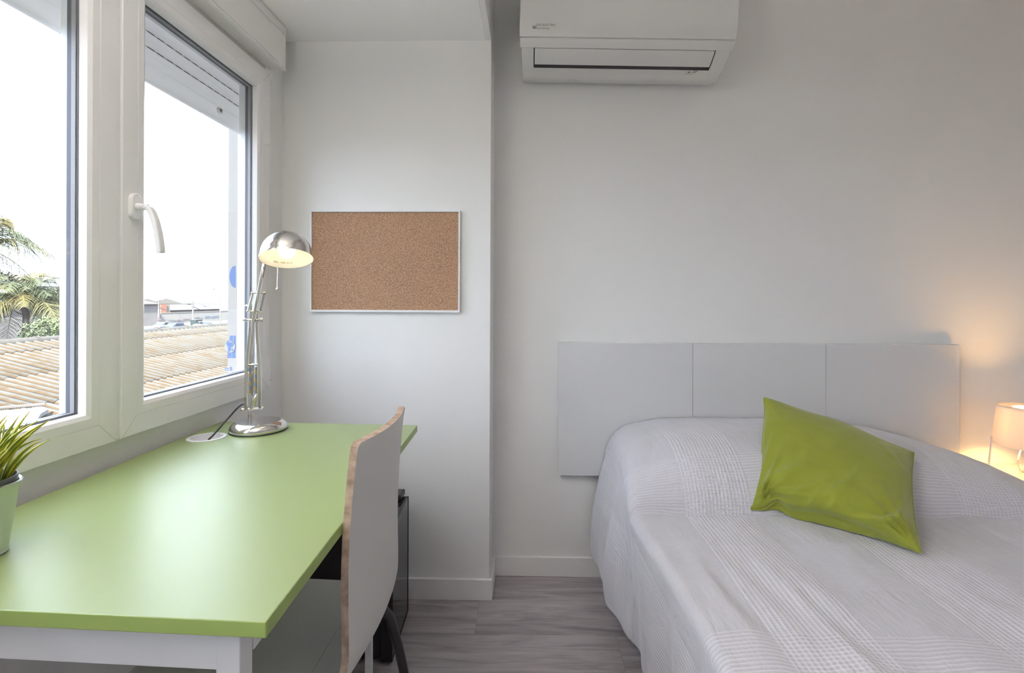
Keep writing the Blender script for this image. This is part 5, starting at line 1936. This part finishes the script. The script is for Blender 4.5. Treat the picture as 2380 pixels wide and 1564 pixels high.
car('white car with dark side windows just above the ridge at the sash edge', 343, 770, -53, 'carwhite', rot=R(-8))
car('white hatchback parked above the ridge left of the blue car', 378, 765, -56, 'carwhite', rot=R(-12))
car('blue car parked among white cars beyond the roof ridge', 413, 760, -61, 'carblue', rot=R(-8))
car('white van like car parked in the row behind the blue car', 386, 754, -65.5, 'carwhite', rot=R(-5))
car('white hatchback parked on its own beside the green bin', 473, 752, -61.5, 'carwhite', rot=R(62))
bnp = px(456, 755, X=-66)
bn = thing('waste_container', (bnp.x, bnp.y, GZ), 'dark green waste container beside the lone white hatchback', 'bin')
MB().prism([(bnp.x - 0.6, bnp.y - 0.75, GZ + 0.15), (bnp.x - 0.6, bnp.y + 0.75, GZ + 0.15), (bnp.x - 0.6, bnp.y + 0.95, GZ + 1.35), (bnp.x - 0.6, bnp.y - 0.95, GZ + 1.35)], (1.2, 0, 0)).build('container_body', M['bin'], bn, bevel=0.05)
MB().box(bnp.x - 0.68, bnp.x + 0.68, bnp.y - 1.0, bnp.y + 1.0, GZ + 1.35, GZ + 1.55).build('lid', M['bin'], bn, bevel=0.06)
random.seed(11)
for (x, y, X, lb_, pt_) in ((62, 786, -36, 'white car behind the palm trunk in the left pane', 'carwhite'), (16, 790, -34, 'white car at the far left below the palm fronds', 'carwhite'), (118, 783, -38, 'white car between the bush and the roof ridge', 'carwhite'), (84, 778, -44, 'white car in the second row behind the palm trunk', 'carwhite')):
    car(lb_, x, y, X, pt_, rot=R(random.uniform(-15, 10)))
yw0, yw1 = px(-400, 750, X=-60).y, px(139, 750, X=-60).y
wl2 = tag(MB().box(-60.4, -60, yw0 - 5, yw1 + 14, GZ, px(100, 737, X=-60).z).build('parking_wall', M['greybuild']), 'pale grey wall of the car park behind the palm', 'wall')

# palm tree
def palm(label, cx_, cy_, X, scale, nf, seedv, name='palm_tree'):
    rnd = random.Random(seedv)
    c = px(cx_, cy_, X=X)
    t = thing(name, (c.x, c.y, GZ), label, 'palm tree')
    MB().tube([V(c.x + 0.25 * math.sin(k), c.y + 0.1 * k, GZ + (c.z - GZ) * k / 6) for k in range(7)][:6] + [c], [0.26, 0.20, 0.17, 0.16, 0.15, 0.15, 0.18], 12).build('trunk', M['trunk'], t, smooth=True)
    for k in range(nf):
        az = 2 * math.pi * k / nf * 2.4 + rnd.uniform(-0.2, 0.2)
        el = R(rnd.uniform(-12, 72))
        L = scale * rnd.uniform(0.85, 1.15)
        d = V(math.cos(az), math.sin(az), 0)
        m = MB()
        pts = []
        n = 16
        for i in range(n + 1):
            f = i / n
            hor = L * f * math.cos(el) * (1 - 0.18 * f)
            ver = L * f * math.sin(el) - L * 0.62 * f * f
            pts.append(c + d * hor + V(0, 0, ver))
        m.tube(pts, [0.035 * (1 - 0.85 * i / n) for i in range(n + 1)], 4)
        side = d.cross(V(0, 0, 1)).normalized()
        nl = 58
        for i in range(3, nl):
            f = i / nl
            q = f * n
            i0 = min(int(q), n - 1)
            p = pts[i0].lerp(pts[i0 + 1], q - i0)
            tg_ = (pts[i0 + 1] - pts[i0]).normalized()
            ll = scale * 0.30 * math.sin(math.pi * (0.12 + 0.82 * f)) * rnd.uniform(0.8, 1.15)
            for s_ in (-1, 1):
                dr = (side * s_ * rnd.uniform(0.6, 1.0) + tg_ * 0.7 + V(0, 0, rnd.uniform(-0.5, 0.15))).normalized()
                tip = p + dr * ll - V(0, 0, ll * 0.3)
                mid = p + dr * ll * 0.5
                wv = tg_ * 0.016
                m.add([p - wv, p + wv, mid + wv, tip, mid - wv], [(0, 1, 2, 4), (4, 2, 3)])
        mt = M['palmyellow'] if rnd.random() < 0.28 else M['palmleaf']
        m.build('frond', mt, t)
    return t


palm('feathery palm tree beyond the roof ridge in the left pane', 50, 690, -27, 3.8, 46, 4)
palm('tall palm whose fronds reach in from the left photo edge', -62, 572, -30, 4.4, 26, 9)
random.seed(21)
bs_ = px(112, 765, X=-24)
bt = thing('bush', (bs_.x, bs_.y, GZ), 'light green bush beside the palm trunk', 'bush')
MB().tube([V(bs_.x, bs_.y, GZ), V(bs_.x, bs_.y + 0.1, bs_.z - 0.4)], [0.12, 0.06], 8).build('stem', M['trunk'], bt)
m = MB()
for k in range(1500):
    d = V(random.gauss(0, 1), random.gauss(0, 1), random.gauss(0, 1)).normalized() * (random.random() ** 0.4)
    p = bs_ + V(d.x * 1.0, d.y * 1.25, d.z * 0.85 - 0.2)
    a = V(random.uniform(-1, 1), random.uniform(-1, 1), random.uniform(-1, 1)).normalized() * 0.09
    b = a.cross(V(random.uniform(-1, 1), random.uniform(-1, 1), 1)).normalized() * 0.035
    m.add([p - a, p + b, p + a, p - b], [(0, 1, 2, 3)])
lf = m.build('foliage', M['bush'], bt)
lf['kind'] = 'stuff'
